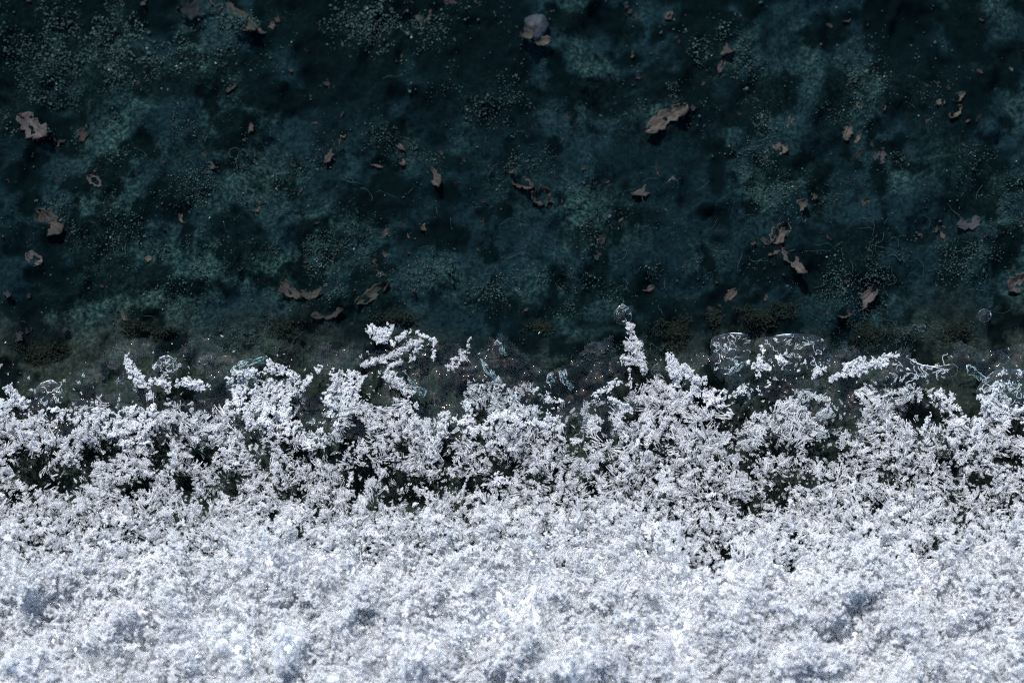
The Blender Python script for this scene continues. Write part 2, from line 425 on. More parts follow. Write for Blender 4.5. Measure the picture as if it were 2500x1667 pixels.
# gaps where the dark ground shows: (u, v, ru, rv, angle)
HOLES = [(110, 998, 26, 10, 0), (157, 1041, 18, 14, 20), (46, 1008, 14, 10, 0), (268, 962, 14, 26, 0), (389, 966, 8, 32, 20), (343, 980, 24, 9, 0), (489, 984, 11, 11, 0), (455, 966, 10, 8, 0), (580, 1026, 15, 12, 0),
         (614, 1069, 24, 17, 0), (750, 1003, 30, 36, -10), (650, 1112, 8, 20, 0), (50, 1136, 24, 18, 0), (110, 1110, 34, 9, 42), (212, 1112, 14, 26, 0), (252, 1100, 32, 18, 20), (390, 1098, 15, 38, 0),
         (168, 1160, 21, 24, 0), (335, 1178, 20, 15, 0), (446, 1170, 14, 24, 0), (304, 1186, 14, 9, 0), (86, 1166, 15, 10, 0), (50, 1196, 22, 9, 0), (664, 1240, 10, 7, 0), (732, 1280, 14, 11, 0), (421, 1258, 5, 13, 0), (720, 1190, 26, 12, 0),
         (920, 944, 31, 40, 0), (795, 1030, 14, 16, 0), (1050, 1000, 20, 14, 0), (1341, 998, 14, 10, 0), (1394, 1012, 22, 34, 15), (1541, 1003, 20, 26, 0), (1480, 1040, 16, 8, 0), (1180, 1012, 14, 20, 0), (1123, 1001, 9, 9, 0),
         (1294, 976, 22, 9, 0), (873, 1143, 36, 14, 10), (969, 1157, 22, 18, 0), (1148, 1171, 24, 17, 0), (1230, 1132, 28, 14, 0), (1319, 1161, 22, 12, 0), (923, 1206, 34, 14, 20), (1009, 1206, 27, 15, 0),
         (984, 1087, 9, 16, 0), (1176, 1073, 16, 10, 30), (1444, 1190, 10, 14, 0), (1580, 1083, 10, 8, 0), (1633, 1085, 16, 10, 0), (1105, 1176, 16, 8, 0), (1069, 1183, 12, 9, 0), (1626, 920, 10, 12, 0), (1430, 968, 10, 6, 0),
         (1505, 955, 16, 14, 0), (1828, 986, 46, 17, 0), (2053, 944, 54, 12, 14), (1771, 1030, 36, 14, 10), (1906, 948, 13, 19, 0), (1675, 940, 12, 8, 0), (2378, 968, 20, 34, 10), (2238, 1003, 40, 20, 0),
         (2249, 1048, 12, 18, 0), (2174, 937, 32, 10, 8), (2021, 1089, 42, 18, 0), (1831, 1121, 16, 14, 0), (1935, 1160, 20, 13, 0), (1978, 1176, 15, 14, 0), (1838, 1216, 27, 18, 0), (1910, 1206, 32, 14, 0), (2163, 1162, 16, 13, 0),
         (2335, 1137, 10, 20, 0), (2313, 1103, 20, 12, 0), (2460, 1110, 22, 13, 0), (2142, 1228, 12, 9, 0), (2331, 1203, 16, 10, 0), (2470, 1234, 14, 13, 0), (2490, 1040, 14, 18, 0), (1885, 1055, 14, 8, 0), (1990, 990, 16, 12, 0),
         (1950, 1300, 10, 6, 0), (1690, 1290, 12, 9, 0), (1330, 1290, 16, 10, 0), (1215, 1370, 8, 6, 0), (1765, 1355, 18, 8, 0), (1150, 1322, 12, 12, 0), (279, 1445, 9, 6, 0), (104, 1461, 6, 6, 0), (163, 1461, 5, 5, 0)]
# lumps (+) and hollows (-) of the thicker snow: (u, v, ru, rv, height)
LUMPS = [(661, 1375, 85, 55, .26), (411, 1457, 52, 36, .20), (321, 1500, 48, 26, .18), (50, 1625, 62, 46, .24), (571, 1571, 56, 28, .20), (686, 1596, 34, 50, .24), (118, 1543, 28, 16, .14), (54, 1428, 64, 40, .18), (107, 1207, 22, 16, .18),
         (876, 1464, 54, 60, .20), (1044, 1557, 64, 40, .24), (1241, 1535, 64, 44, .26), (991, 1625, 34, 40, .22), (1290, 1607, 50, 40, .16), (1366, 1636, 54, 30, .18), (1637, 1321, 44, 46, .24), (1500, 1300, 70, 40, .12), (1348, 1357, 40, 24, .12),
         (1731, 1368, 84, 46, .28), (1874, 1350, 64, 40, .26), (2017, 1500, 54, 32, .22), (2196, 1511, 64, 40, .24), (2231, 1625, 54, 40, .20), (2089, 1457, 34, 40, .16), (2339, 1303, 74, 36, .16), (1964, 1607, 44, 40, .18), (2421, 1160, 34, 50, .22),
         (1575, 1090, 30, 36, .16), (1230, 1060, 70, 50, .10), (1060, 1050, 60, 40, .10), (690, 1340, 40, 30, .10), (2480, 1560, 40, 60, .16), (1800, 1480, 70, 50, .14),
         (71, 1335, 34, 22, -.28), (571, 1396, 34, 20, -.34), (761, 1436, 17, 22, -.34), (307, 1568, 12, 10, -.25), (425, 1600, 22, 16, -.32), (396, 1521, 9, 14, -.25), (179, 1607, 66, 42, -.24), (518, 1382, 44, 20, -.22),
         (1159, 1607, 26, 62, -.42), (951, 1510, 64, 24, -.34), (876, 1525, 22, 22, -.36), (1384, 1486, 92, 30, -.34), (1473, 1528, 16, 16, -.32), (948, 1336, 20, 14, -.22), (948, 1625, 20, 26, -.26), (1437, 1607, 14, 12, -.3),
         (1062, 1400, 34, 22, -.24), (1598, 1636, 44, 30, -.30), (2321, 1386, 95, 42, -.42), (1838, 1307, 54, 26, -.34), (2071, 1607, 26, 34, -.42), (2270, 1632, 22, 22, -.36), (1860, 1550, 30, 20, -.22), (2003, 1393, 30, 12, -.25),
         (2330, 1450, 40, 40, -.22), (2460, 1460, 20, 16, -.3), (1200, 1290, 120, 36, -.14), (350, 1330, 60, 24, -.14), (2200, 1350, 40, 30, -.18), (2440, 1640, 30, 20, -.28), (1700, 1590, 30, 30, -.16), (690, 1480, 40, 16, -.18), (520, 1530, 30, 20, -.16)]
EU = np.array([e[0] for e in EDGE], float); EV = np.array([e[1] for e in EDGE], float)

def bank(y):
    """general height of the snow at world y, and slowly rising towards the viewer"""
    t = np.clip((-0.35 - np.asarray(y, float)), 0, 20)
    return 0.06 + 0.17 * sstep(0.0, 1.0, t) + 0.26 * np.clip(t - 0.9, 0, 3.2) + 0.2 * sstep(1.0, 1.8, t)

def snow_uv(x, y):
    return to_uv(x, y, bank(y))

def rel(u, v, cu, cv, ru, rv, ang=0.0):
    a = R(ang); c, s = math.cos(a), math.sin(a)
    du, dv = u - cu, -(v - cv)
    return np.sqrt(((du * c + dv * s) / ru) ** 2 + ((-du * s + dv * c) / rv) ** 2)

def cover(u, v, x, y):
    n1 = fbm(x * 9, y * 9, 61, 3) - 0.5
    n2 = fbm(x * 2.4, y * 2.4, 71, 3) - 0.5
    d = v - np.interp(u, EU, EV) - 7 + 24 * n1
    c = sstep(-6, 16, d)
    # lacework: natural gaps, many near the edge and none deep in the bank
    thr = 0.30 + 0.02 * sstep(1010, 1080, v) - 0.42 * sstep(1160, 1360, v)
    g = fbm(x * 3.4 + 40, y * 3.4, 81, 4)
    c = c * sstep(thr, thr + 0.10, g + 0.18 * n1)
    for h in HOLES:
        q = rel(u, v, h[0], h[1], h[2] + 6, h[3] + 6, h[4])
        c = c * sstep(0.95, 1.2, q + 0.8 * n1)
    return c

def lumps(u, v):
    h = np.zeros_like(u)
    wv = 1.3 * (fbm(u / 38.0, v / 38.0, 211, 3) - 0.5)
    for (cu, cv, ru, rv, a_) in LUMPS:
        h = h + (a_ if a_ > 0 else 0.07 * a_) * np.exp(-1.1 * (rel(u, v, cu, cv, ru, rv) + wv) ** 2)
    return h

def surf(x, y, u, v):
    h = bank(y)
    k = sstep(1080, 1350, v)
    h = h + (0.10 + 0.14 * k) * (fbm(x * 1.3, y * 1.3, 91, 3) - 0.5) * 2 * (0.4 + 0.6 * k)
    h = h + (0.10 + 0.10 * k) * (fbm(x * 4.5, y * 4.5, 95, 3) - 0.5) * 2
    return h + lumps(u, v)

# ------------------------------------------------------------------ snow crystal pieces
PRE = bpy.data.collections.new('snow_pieces')     # not linked to the scene: only instanced
def prefab(name, mb, mat):
    me = mb.mesh(name)
    me.materials.append(mat)
    me.polygons.foreach_set('use_smooth', [True] * len(me.polygons))
    return me

def pc_clump(r, n, g=0.017, flat=0.7):
    mb = MB(); pts = [np.zeros(3)]; rad = [g]
    mb.ball(pts[0], g)
    for i in range(n):
        j = r.integers(max(0, len(pts) - 9), len(pts)) if r.random() < 0.65 else r.integers(0, len(pts))
        rr = g * r.uniform(0.62, 1.25)
        d = r.normal(size=3); d[2] *= flat; d /= np.linalg.norm(d)
        p = pts[j] + d * (rad[j] + rr) * 0.86
        if r.random() < 0.25:
            mb.capsule(p, p + d * g * r.uniform(1.0, 2.4), rr * 0.72, rr * 0.8)
        else:
            mb.ball(p, rr)
        pts.append(p); rad.append(rr)
    return mb

def pc_dendrite(r, L, g=0.0105):
    mb = MB()
    n = int(L / 0.03)
    bend = r.uniform(-0.25, 0.25)
    P = [np.array(((i / n - 0.5) * L, bend * L * (i / n - 0.5) ** 2, r.normal() * 0.003)) for i in range(n + 1)]
    for i in range(n):
        mb.capsule(P[i], P[i + 1], g * 1.1)
    for i in range(n + 1):
        t = i / n
        for s in (-1, 1):
            if r.random() < 0.15: continue
            l = L * 0.33 * (0.35 + 0.65 * math.sin(math.pi * (0.15 + 0.8 * t))) * r.uniform(0.4, 1.0)
            a = R(58 + r.normal() * 7)
            d = np.array((math.cos(a), s * math.sin(a), r.normal() * 0.12))
            e = P[i] + d * l
            mb.capsule(P[i], e, g * 0.85, g * r.uniform(0.7, 1.0))
            if r.random() < 0.7: mb.ball(e, g * r.uniform(1.1, 1.6))
            if l > 0.07 and r.random() < 0.6:
                q = P[i] + d * l * 0.6; a2 = a + s * 0 - R(58)
                d2 = np.array((1.0, 0.1 * s, 0))
                mb.capsule(q, q + d2 * l * 0.35, g * 0.7)
    return mb

def pc_needles(r, n, L, g=0.0085):
    mb = MB()
    a0 = r.uniform(0, math.pi)
    for i in range(n):
        a = a0 + r.normal() * 0.16
        c = np.array((r.normal() * 0.05, r.normal() * 0.05, r.normal() * 0.02))
        d = np.array((math.cos(a), math.sin(a), r.normal() * 0.12)) * L * r.uniform(0.3, 0.65)
        mb.capsule(c - d, c + d, g * r.uniform(0.8, 1.25))
        if r.random() < 0.4: mb.ball(c + d, g * 1.7)
    return mb

def pc_comb(r, n, g=0.008):
    mb = MB()
    L = n * g * 3.0
    mb.capsule((-L / 2, 0, 0), (L / 2, 0, 0), g)
    for i in range(n):
        x = -L / 2 + L * (i + 0.5) / n
        l = r.uniform(0.05, 0.10)
        mb.capsule((x, 0, 0), (x + 0.02, l, r.normal() * 0.012), g * 0.95)
        if r.random() < 0.5: mb.ball((x + 0.02, l, 0), g * 1.5)
    return mb

def pc_rod(r, L, g=0.012):
    mb = MB()
    mb.capsule((-L / 2, 0, 0), (L / 2, 0, 0), g * r.uniform(0.9, 1.2), g * r.uniform(0.7, 1.0))
    for i in range(int(L / 0.012)):
        t = r.uniform(-0.5, 0.5) * L; a = r.uniform(0, 6.28)
        mb.ball((t, math.cos(a) * g, math.sin(a) * g), g * r.uniform(0.45, 1.0))
    return mb

PIECES = {}                                      # kind -> list of mesh indices in the prefab collection
PMESH = []
def register(kind, mb, mat):
    i = len(PMESH)
    me = prefab('snow_piece_%03d' % i, mb, mat)
    o = bpy.data.objects.new('snow_piece_%03d' % i, me)
    PRE.objects.link(o)
    PMESH.append(me); PIECES.setdefault(kind, []).append(i)

r = np.random.default_rng(11)
for i in range(7): register('clump', pc_clump(r, int(r.integers(26, 50))), M['snow'])
for i in range(3): register('fine', pc_clump(r, int(r.integers(50, 80)), 0.011), M['snow'])
for i in range(5): register('mclump', pc_clump(r, int(r.integers(22, 42)), 0.015, 0.5), M['melt'])
for i in range(6): register('dendrite', pc_dendrite(r, r.uniform(0.24, 0.42)), M['melt'])
for i in range(3): register('wdendrite', pc_dendrite(r, r.uniform(0.22, 0.36), 0.0125), M['snow'])
for i in range(5): register('needle', pc_needles(r, int(r.integers(5, 10)), r.uniform(0.14, 0.26)), M['melt'])
for i in range(3): register('comb', pc_comb(r, int(r.integers(6, 10))), M['melt'])
for i in range(3): register('rod', pc_rod(r, r.uniform(0.22, 0.42)), M['melt'])
for i in range(3): register('cneedle', pc_needles(r, int(r.integers(3, 7)), r.uniform(0.12, 0.22)), M['clear_crystal'])
for i in range(3): register('cclump', pc_clump(r, int(r.integers(10, 18)), 0.014, 0.4), M['clear_crystal'])
for i in range(3): register('grain', pc_clump(r, int(r.integers(1, 4)), 0.013), M['melt'])

def scatter_group():
    ng = bpy.data.node_groups.new('scatter_pieces', 'GeometryNodeTree')
    ng.interface.new_socket('Geometry', in_out='INPUT', socket_type='NodeSocketGeometry')
    ng.interface.new_socket('Pieces', in_out='INPUT', socket_type='NodeSocketCollection')
    ng.interface.new_socket('Geometry', in_out='OUTPUT', socket_type='NodeSocketGeometry')
    gi = ng.nodes.new('NodeGroupInput'); go = ng.nodes.new('NodeGroupOutput')
    ci = ng.nodes.new('GeometryNodeCollectionInfo')
    ci.inputs['Separate Children'].default_value = True
    ci.inputs['Reset Children'].default_value = True
    ng.links.new(gi.outputs['Pieces'], ci.inputs['Collection'])
    ip = ng.nodes.new('GeometryNodeInstanceOnPoints')
    ip.inputs['Pick Instance'].default_value = True
    def attr(name, typ):
        n = ng.nodes.new('GeometryNodeInputNamedAttribute'); n.data_type = typ
        n.inputs['Name'].default_value = name
        return n.outputs['Attribute']
    er = ng.nodes.new('FunctionNodeEulerToRotation')
    ng.links.new(attr('rot', 'FLOAT_VECTOR'), er.inputs[0])
    ng.links.new(gi.outputs['Geometry'], ip.inputs['Points'])
    ng.links.new(ci.outputs[0], ip.inputs['Instance'])
    ng.links.new(attr('idx', 'INT'), ip.inputs['Instance Index'])
    ng.links.new(er.outputs[0], ip.inputs['Rotation'])
    ng.links.new(attr('scl', 'FLOAT_VECTOR'), ip.inputs['Scale'])
    ng.links.new(ip.outputs[0], go.inputs[0])
    return ng
SCATTER = scatter_group()

def scatter(name, pts, rot, scl, idx, coll):
    me = bpy.data.meshes.new(name)
    me.from_pydata(np.asarray(pts).tolist(), [], [])
    a = me.attributes.new('rot', 'FLOAT_VECTOR', 'POINT'); a.data.foreach_set('vector', np.asarray(rot, np.float32).reshape(-1))
    scl = np.asarray(scl, np.float32)
    if scl.ndim == 1: scl = np.repeat(scl[:, None], 3, 1)
    a = me.attributes.new('scl', 'FLOAT_VECTOR', 'POINT'); a.data.foreach_set('vector', scl.reshape(-1))
    a = me.attributes.new('idx', 'INT', 'POINT'); a.data.foreach_set('value', np.asarray(idx, np.int32))
    o = link(name, me, None, smooth=False)
    md = o.modifiers.new('scatter', 'NODES'); md.node_group = SCATTER
    for it in SCATTER.interface.items_tree:
        if getattr(it, 'in_out', '') == 'INPUT' and it.name == 'Pieces': md[it.identifier] = coll
    return o

def pick(kinds, w, n):
    kk = rng.choice(len(kinds), size=n, p=np.array(w) / sum(w))
    out = np.zeros(n, int)
    for i, k in enumerate(kinds):
        mk = kk == i
        out[mk] = rng.choice(PIECES[k], size=mk.sum())
    return out

# ------------------------------------------------------------------ the snow
def snow_points(n, ylo, yhi, xr=6.4):
    x = rng.uniform(-xr, xr, n); y = rng.uniform(ylo, yhi, n)
    u, v = snow_uv(x, y)
    return x, y, u, v

# melting lace along the edge
x, y, u, v = snow_points(60000, -2.1, 0.45)
c = cover(u, v, x, y)
keep = (rng.random(len(x)) < c * 0.66 * (1 - 0.58 * sstep(50, 150, v - np.interp(u, EU, EV)))) & (v < 1380)
x, y, u, v = x[keep], y[keep], u[keep], v[keep]
S = surf(x, y, u, v); G = gh(x, y) + 0.10
depth = rng.random(len(x)) ** 1.2
z = np.maximum(G, 0.05) + (np.maximum(S, G + 0.12) - np.maximum(G, 0.05)) * (1 - 0.8 * depth)
rot = np.stack((rng.normal(0, 0.38, len(x)), rng.normal(0, 0.38, len(x)), rng.uniform(0, 6.28, len(x))), -1)
whit = fbm(x * 2.2 + 9, y * 2.2, 101, 3) + 0.25 * lumps(u, v)
idx = pick(['mclump', 'dendrite', 'needle', 'comb', 'rod', 'cneedle', 'cclump'], [2.4, 2.2, 2.2, 1.4, 0.3, 3.0, 2.2], len(x))
wi = pick(['clump', 'fine', 'wdendrite', 'mclump'], [2.2, 1.6, 1.6, 1.2], len(x))
de = v - np.interp(u, EU, EV)
mk = rng.random(len(x)) < sstep(0.44, 0.64, whit + 0.13 * sstep(95, 25, de) - 0.17 * sstep(60, 150, de))
idx[mk] = wi[mk]
scl = (0.14 + 0.34 * rng.random(len(x)) ** 1.4) * (0.75 + 0.25 * sstep(0, 60, v - np.interp(u, EU, EV)))
xf, yf, uf, vf = snow_points(150000, -2.5, 0.25)
cf = np.maximum(np.maximum(cover(uf, vf, xf, yf), 0.35 * cover(uf, vf - 14, xf, yf)), 0.13 * (vf - np.interp(uf, EU, EV) > 30)); df = vf - np.interp(uf, EU, EV)
kf = rng.random(len(xf)) < cf * (0.4 + 0.6 * sstep(20, 110, df)) * (1 - sstep(1340, 1460, vf)) * 0.30
xf, yf, uf, vf = xf[kf], yf[kf], uf[kf], vf[kf]
Gf = gh(xf, yf) + 0.06
zf = Gf + (np.maximum(surf(xf, yf, uf, vf), Gf + 0.1) - Gf) * rng.random(len(xf))
x = np.concatenate((x, xf)); y = np.concatenate((y, yf)); z = np.concatenate((z, zf))
rot = np.concatenate((rot, np.stack((rng.normal(0, 0.45, len(xf)), rng.normal(0, 0.45, len(xf)), rng.uniform(0, 6.28, len(xf))), -1)))
idx = np.concatenate((idx, pick(['needle', 'cneedle', 'cclump', 'dendrite', 'comb', 'mclump'], [2.0, 2.4, 1.6, 1.8, 1.2, 1.4], len(xf))))
scl = np.concatenate((scl, rng.uniform(0.09, 0.25, len(xf))))
melting = scatter('melting_snow', np.stack((x, y, z), -1), rot, scl, idx, PRE)
tag(melting, 'lacy grey-white melting snow crystals along the edge of the bank', 'snow', kind='stuff')
n_melt = len(x)

# the bank of packed snow
x, y, u, v = snow_points(150000, -5.2, -0.9)
c = cover(u, v, x, y)
keep = (rng.random(len(x)) < c * sstep(1120, 1440, v + 170 * (fbm(x * 1.5 + 3, y * 1.5, 201, 4) - 0.5)) ** 2.4 * 0.66 * (1 - 0.62 * sstep(0.50, 0.68, fbm(x * 1.9 + 7, y * 2.5, 231, 4))))
x, y, u, v = x[keep], y[keep], u[keep], v[keep]
S = surf(x, y, u, v)
z = S - 0.26 * rng.random(len(x)) ** 1.3
z = np.maximum(z, gh(x, y) + 0.1)
rot = np.stack((rng.normal(0, 0.5, len(x)), rng.normal(0, 0.5, len(x)), rng.uniform(0, 6.28, len(x))), -1)
idx = pick(['clump', 'fine', 'wdendrite', 'dendrite', 'needle', 'mclump', 'rod', 'cneedle'], [2.4, 3.0, 1.8, 1.2, 1.4, 1.8, 0.15, 1.0], len(x))
scl = 0.17 + 0.43 * rng.random(len(x)) ** 1.3
banked = scatter('snow', np.stack((x, y, z), -1), rot, scl, idx, PRE)
tag(banked, 'thick bank of white granular snow in the sun', 'snow', kind='stuff')
n_bank = len(x)

# packed core below the loose crust
xs3 = np.arange(-9, 9.01, 0.06); ys3 = np.concatenate((np.linspace(-14, -5.6, 10), np.arange(-5.4, -0.6, 0.05)))
X3, Y3 = np.meshgrid(xs3, ys3)
U3, V3 = snow_uv(X3, Y3)
Z3 = surf(X3, Y3, U3, V3) - 0.15 - 0.06 * (1 - sstep(1380, 1520, V3)) - 0.75 * (1 - sstep(1250, 1440, V3 + 140 * (fbm(X3 * 1.5 + 3, Y3 * 1.5, 201, 4) - 0.5))) + 0.07 * (fbm(X3 * 9, Y3 * 9, 111, 3) - 0.5)
for (cu, cv, ru, rv, ang) in HOLES:
    Z3 -= 0.5 * np.exp(-rel(U3, V3, cu, cv, ru * 1.2, rv * 1.2, ang) ** 2) * sstep(1180, 1240, V3)
Z3 -= 0.24 * sstep(0.50, 0.68, fbm(X3 * 1.9 + 7, Y3 * 2.5, 231, 4)) * sstep(1240, 1330, V3)
idx3 = np.arange(X3.size).reshape(X3.shape)
me = bpy.data.meshes.new('packed_snow')
me.from_pydata(np.stack((X3, Y3, Z3), -1).reshape(-1, 3).tolist(), [],
               np.stack((idx3[:-1, :-1], idx3[:-1, 1:], idx3[1:, 1:], idx3[1:, :-1]), -1).reshape(-1, 4).tolist())
core = link('packed_snow', me, M['snow_core'])
tag(core, 'packed white snow beneath the loose granular crust', 'snow', kind='stuff')
print('snow pieces', n_melt, n_bank)

# ------------------------------------------------------------------ snow arms that stand out from the edge, each a thing
def bake(name, items, parent=None):
    """joins prefab pieces (index, matrix) into one mesh"""
    vs, fs, mi, n = [], [], [], 0
    mats = [M['snow'], M['melt'], M['clear_crystal']]
    for (pi, mt) in items:
        me = PMESH[pi]
        co = np.empty(len(me.vertices) * 3, np.float32); me.vertices.foreach_get('co', co)
        co = co.reshape(-1, 3) @ np.array(mt.to_3x3()).T + np.array(mt.translation)
        vs.append(co)
        k = mats.index(me.materials[0])
        for p in me.polygons:
            fs.append([q + n for q in p.vertices]); mi.append(k)
        n += len(co)
    me = bpy.data.meshes.new(name)
    me.from_pydata(np.concatenate(vs).tolist(), [], fs)
    for m_ in mats: me.materials.append(m_)
    me.polygons.foreach_set('material_index', mi)
    return link(name, me, None, parent)

def arm_items(a, kinds, w, dens=1.0, smin=0.10, smax=0.26, zlift=0.10):
    (u0, v0, u1, v1, hw) = a
    hw *= 0.8
    L = math.hypot(u1 - u0, v1 - v0)
    n = max(5, int((L + 2 * hw) * 2 * hw / 40.0 * dens))
    its = []
    pid = pick(kinds, w, n)
    for i in range(n):
        t = rng.random(); k = math.sqrt(rng.random()) * 0.85; an = rng.uniform(0, 6.28)
        u = u0 + (u1 - u0) * t + math.cos(an) * hw * k
        v = v0 + (v1 - v0) * t + math.sin(an) * hw * k
        zz = zlift + 0.10 * rng.random() * (1 - k * 0.6)
        p = at(u, v, zz)
        sfac = min(rng.uniform(smin, smax), 0.012 * hw + 0.14)
        along = math.atan2(-(v1 - v0), u1 - u0)
        e = Euler((rng.normal(0, .4), rng.normal(0, .4), along + rng.normal(0, 0.7) if hw < 13 else rng.uniform(0, 6.28)))
        its.append((int(pid[i]), Matrix.Translation(p) @ e.to_matrix().to_4x4() @ Matrix.Scale(sfac, 4)))
    return its
WH = (['clump', 'fine', 'wdendrite'], [3, 2, 1.2])
LC = (['mclump', 'dendrite', 'needle', 'cclump', 'clump'], [3, 1.5, 1, 1.2, 1.0])
SPIKES = [
    ([0, 1], WH, 1.5, 'upright white snow spike at the left end of the forked ice', 'snow spike'),
    ([9, 10, 11], WH, 1.2, 'rounded white snow tuft standing farthest out above the dark hole', 'snow tuft'),
    ([12, 13, 14, 15, 16], LC, 1.3, 'crossed slanting bars of grey-white snow over the dark hole', 'snow bars'),
    ([17, 18], WH, 1.6, 'two thin white snow sticks meeting at a corner beside the tuft', 'snow sticks'),
    ([19, 20], LC, 0.9, 'loose grey lacy snow patch left of the teal ice sliver', 'snow patch'),
    ([21, 22], WH, 1.3, 'V-shaped pair of snow twigs left of the tall lacy column', 'snow twigs'),
    ([23, 24, 25, 26, 27], LC, 1.4, 'tall lacy grey snow column reaching up into the dark soil', 'snow column'),
    ([28, 29], WH, 1.6, 'bright white pointed snow spike shaped like a small fir tree', 'snow spike'),
    ([36, 37, 38, 39], WH, 1.3, 'long slanting white snow ridge right of the bubbly clear ice', 'snow ridge'),
    ([40], WH, 1.6, 'short upright white snow needle in the gap below the clear ice', 'snow needle'),
    ([41], WH, 1.6, 'leaning white snow needle right of the shorter upright one', 'snow needle'),
]
used = set()
for ids, (kk, ww), dens, lab, cat in SPIKES:
    its = []
    for i in ids:
        its += arm_items(ARMS[i], kk, ww, dens); used.add(i)
    o = bake(cat.replace(' ', '_'), its)
    tag(o, lab, cat)
rest = []
for i, a in enumerate(ARMS):
    if i not in used: rest += arm_items(a, *WH, dens=1.2)
scatter_pts = [it[1].translation[:] for it in rest]
scatter_rot = [it[1].to_euler()[:] for it in rest]
o = scatter('edge_snow', scatter_pts, scatter_rot, [it[1].to_scale()[0] for it in rest], [it[0] for it in rest], PRE)
tag(o, 'small white snow tufts fringing the edge of the melting snow', 'snow', kind='stuff')

# loose grains shed along the edge
n = 900
u = rng.uniform(-60, 2560, n)
v = np.interp(u, EU, EV) + rng.normal(20, 55, n)
g = fbm(u / 90.0, v / 60.0, 131, 3)
kp = rng.random(n) < sstep(0.42, 0.62, g)
u, v = u[kp], v[kp]
pts = [at(a_, b_, 0.09 + 0.08 * rng.random())[:] for a_, b_ in zip(u, v)]
o = scatter('snow_grains', pts, rng.uniform(0, 6.28, (len(u), 3)), rng.uniform(0.18, 0.5, len(u)), pick(['grain', 'cclump'], [4, 1], len(u)), PRE)
tag(o, 'scattered single ice grains along the melting snow edge', 'snow', kind='stuff')

# ------------------------------------------------------------------ grit and fibres on the soil
GRIT = bpy.data.collections.new('grit_pieces')
def grit_piece(i, mat):
    bm = bmesh.new(); bmesh.ops.create_icosphere(bm, subdivisions=1, radius=1.0)
    rr = np.random.default_rng(i)
    for vv in bm.verts: vv.co *= rr.uniform(0.7, 1.2)
    me = bpy.data.meshes.new('grit_%d' % i); bm.to_mesh(me); bm.free()
    me.materials.append(mat)
    GRIT.objects.link(bpy.data.objects.new('grit_%02d' % i, me))
for i in range(6): grit_piece(i, M['grit'] if i < 4 else M['grit_pale'])
n = 420000
u = rng.uniform(-150, 2650, n); v = rng.uniform(-150, 930, n)
dn = np.zeros(n)
for (cu, cv, ru, rv, a_) in PATCH: dn = np.maximum(dn, a_ * np.exp(-rel(u, v, cu, cv, ru * .8, rv * .8) ** 2))
fn = fbm(u / 55.0, v / 55.0, 141, 4)
dn = (0.022 + dn) * sstep(0.40, 0.62, fn) * 0.55
kp = rng.random(n) < dn
u, v = u[kp], v[kp]
dd = CX[None] * ((u - FW / 2) / FW)[:, None] + CY[None] * (-(v - FH / 2) / FW)[:, None] - CZ[None] * K
P = CAM[None] + dd * ((-0.1 - CAM[2]) / dd[:, 2])[:, None]
P[:, 2] = gh(P[:, 0], P[:, 1]) + 0.01
size = np.exp(rng.normal(math.log(0.0050), 0.40, len(u))) * (1.0 + 0.5 * sstep(350, 0, v))
o = scatter('grit', P, rng.uniform(0, 6.28, (len(u), 3)), size, rng.choice(6, len(u), p=[.246, .246, .246, .246, .008, .008]), GRIT)
tag(o, 'grey-green mineral grit and algae specks on the dark soil', 'grit', kind='stuff')

mb = MB()
FPATCH = [(560, 400, 160, 60), (1150, 560, 250, 60), (2110, 600, 90, 40), (2300, 620, 120, 90), (2140, 760, 60, 60), (450, 600, 300, 90), (1560, 480, 200, 120), (900, 480, 200, 90), (300, 820, 250, 60), (1450, 700, 250, 80), (1900, 560, 250, 100), (1250, 300, 700, 200), (650, 860, 120, 30), (2050, 840, 300, 40)]
for i in range(300):
    cu, cv, ru, rv = FPATCH[rng.integers(len(FPATCH))]
    u0, v0 = cu + rng.normal() * ru * .7, cv + rng.normal() * rv * .7
    p = at(u0, v0, 0); L = rng.uniform(0.05, 0.26) * (1.6 if rng.random() < .1 else 1); a_ = rng.uniform(0, 6.28); da = rng.normal() * 0.5
    k = 7; pts = []
    x_, y_ = p.x, p.y
    for q in range(k):
        pts.append((x_, y_, float(gh(x_, y_)) + 0.03 + 0.02 * math.sin(q)))
        x_ += math.cos(a_) * L / k; y_ += math.sin(a_) * L / k; a_ += da * 0.5 + rng.normal() * 0.25
    mb.tube(pts, rng.uniform(0.0012, 0.0024), 4)
o = link('fibres', mb.mesh('fibres'), M['fibre'])
tag(o, 'fine pale hair-like fibres tangled over the dark soil', 'fibres', kind='stuff')

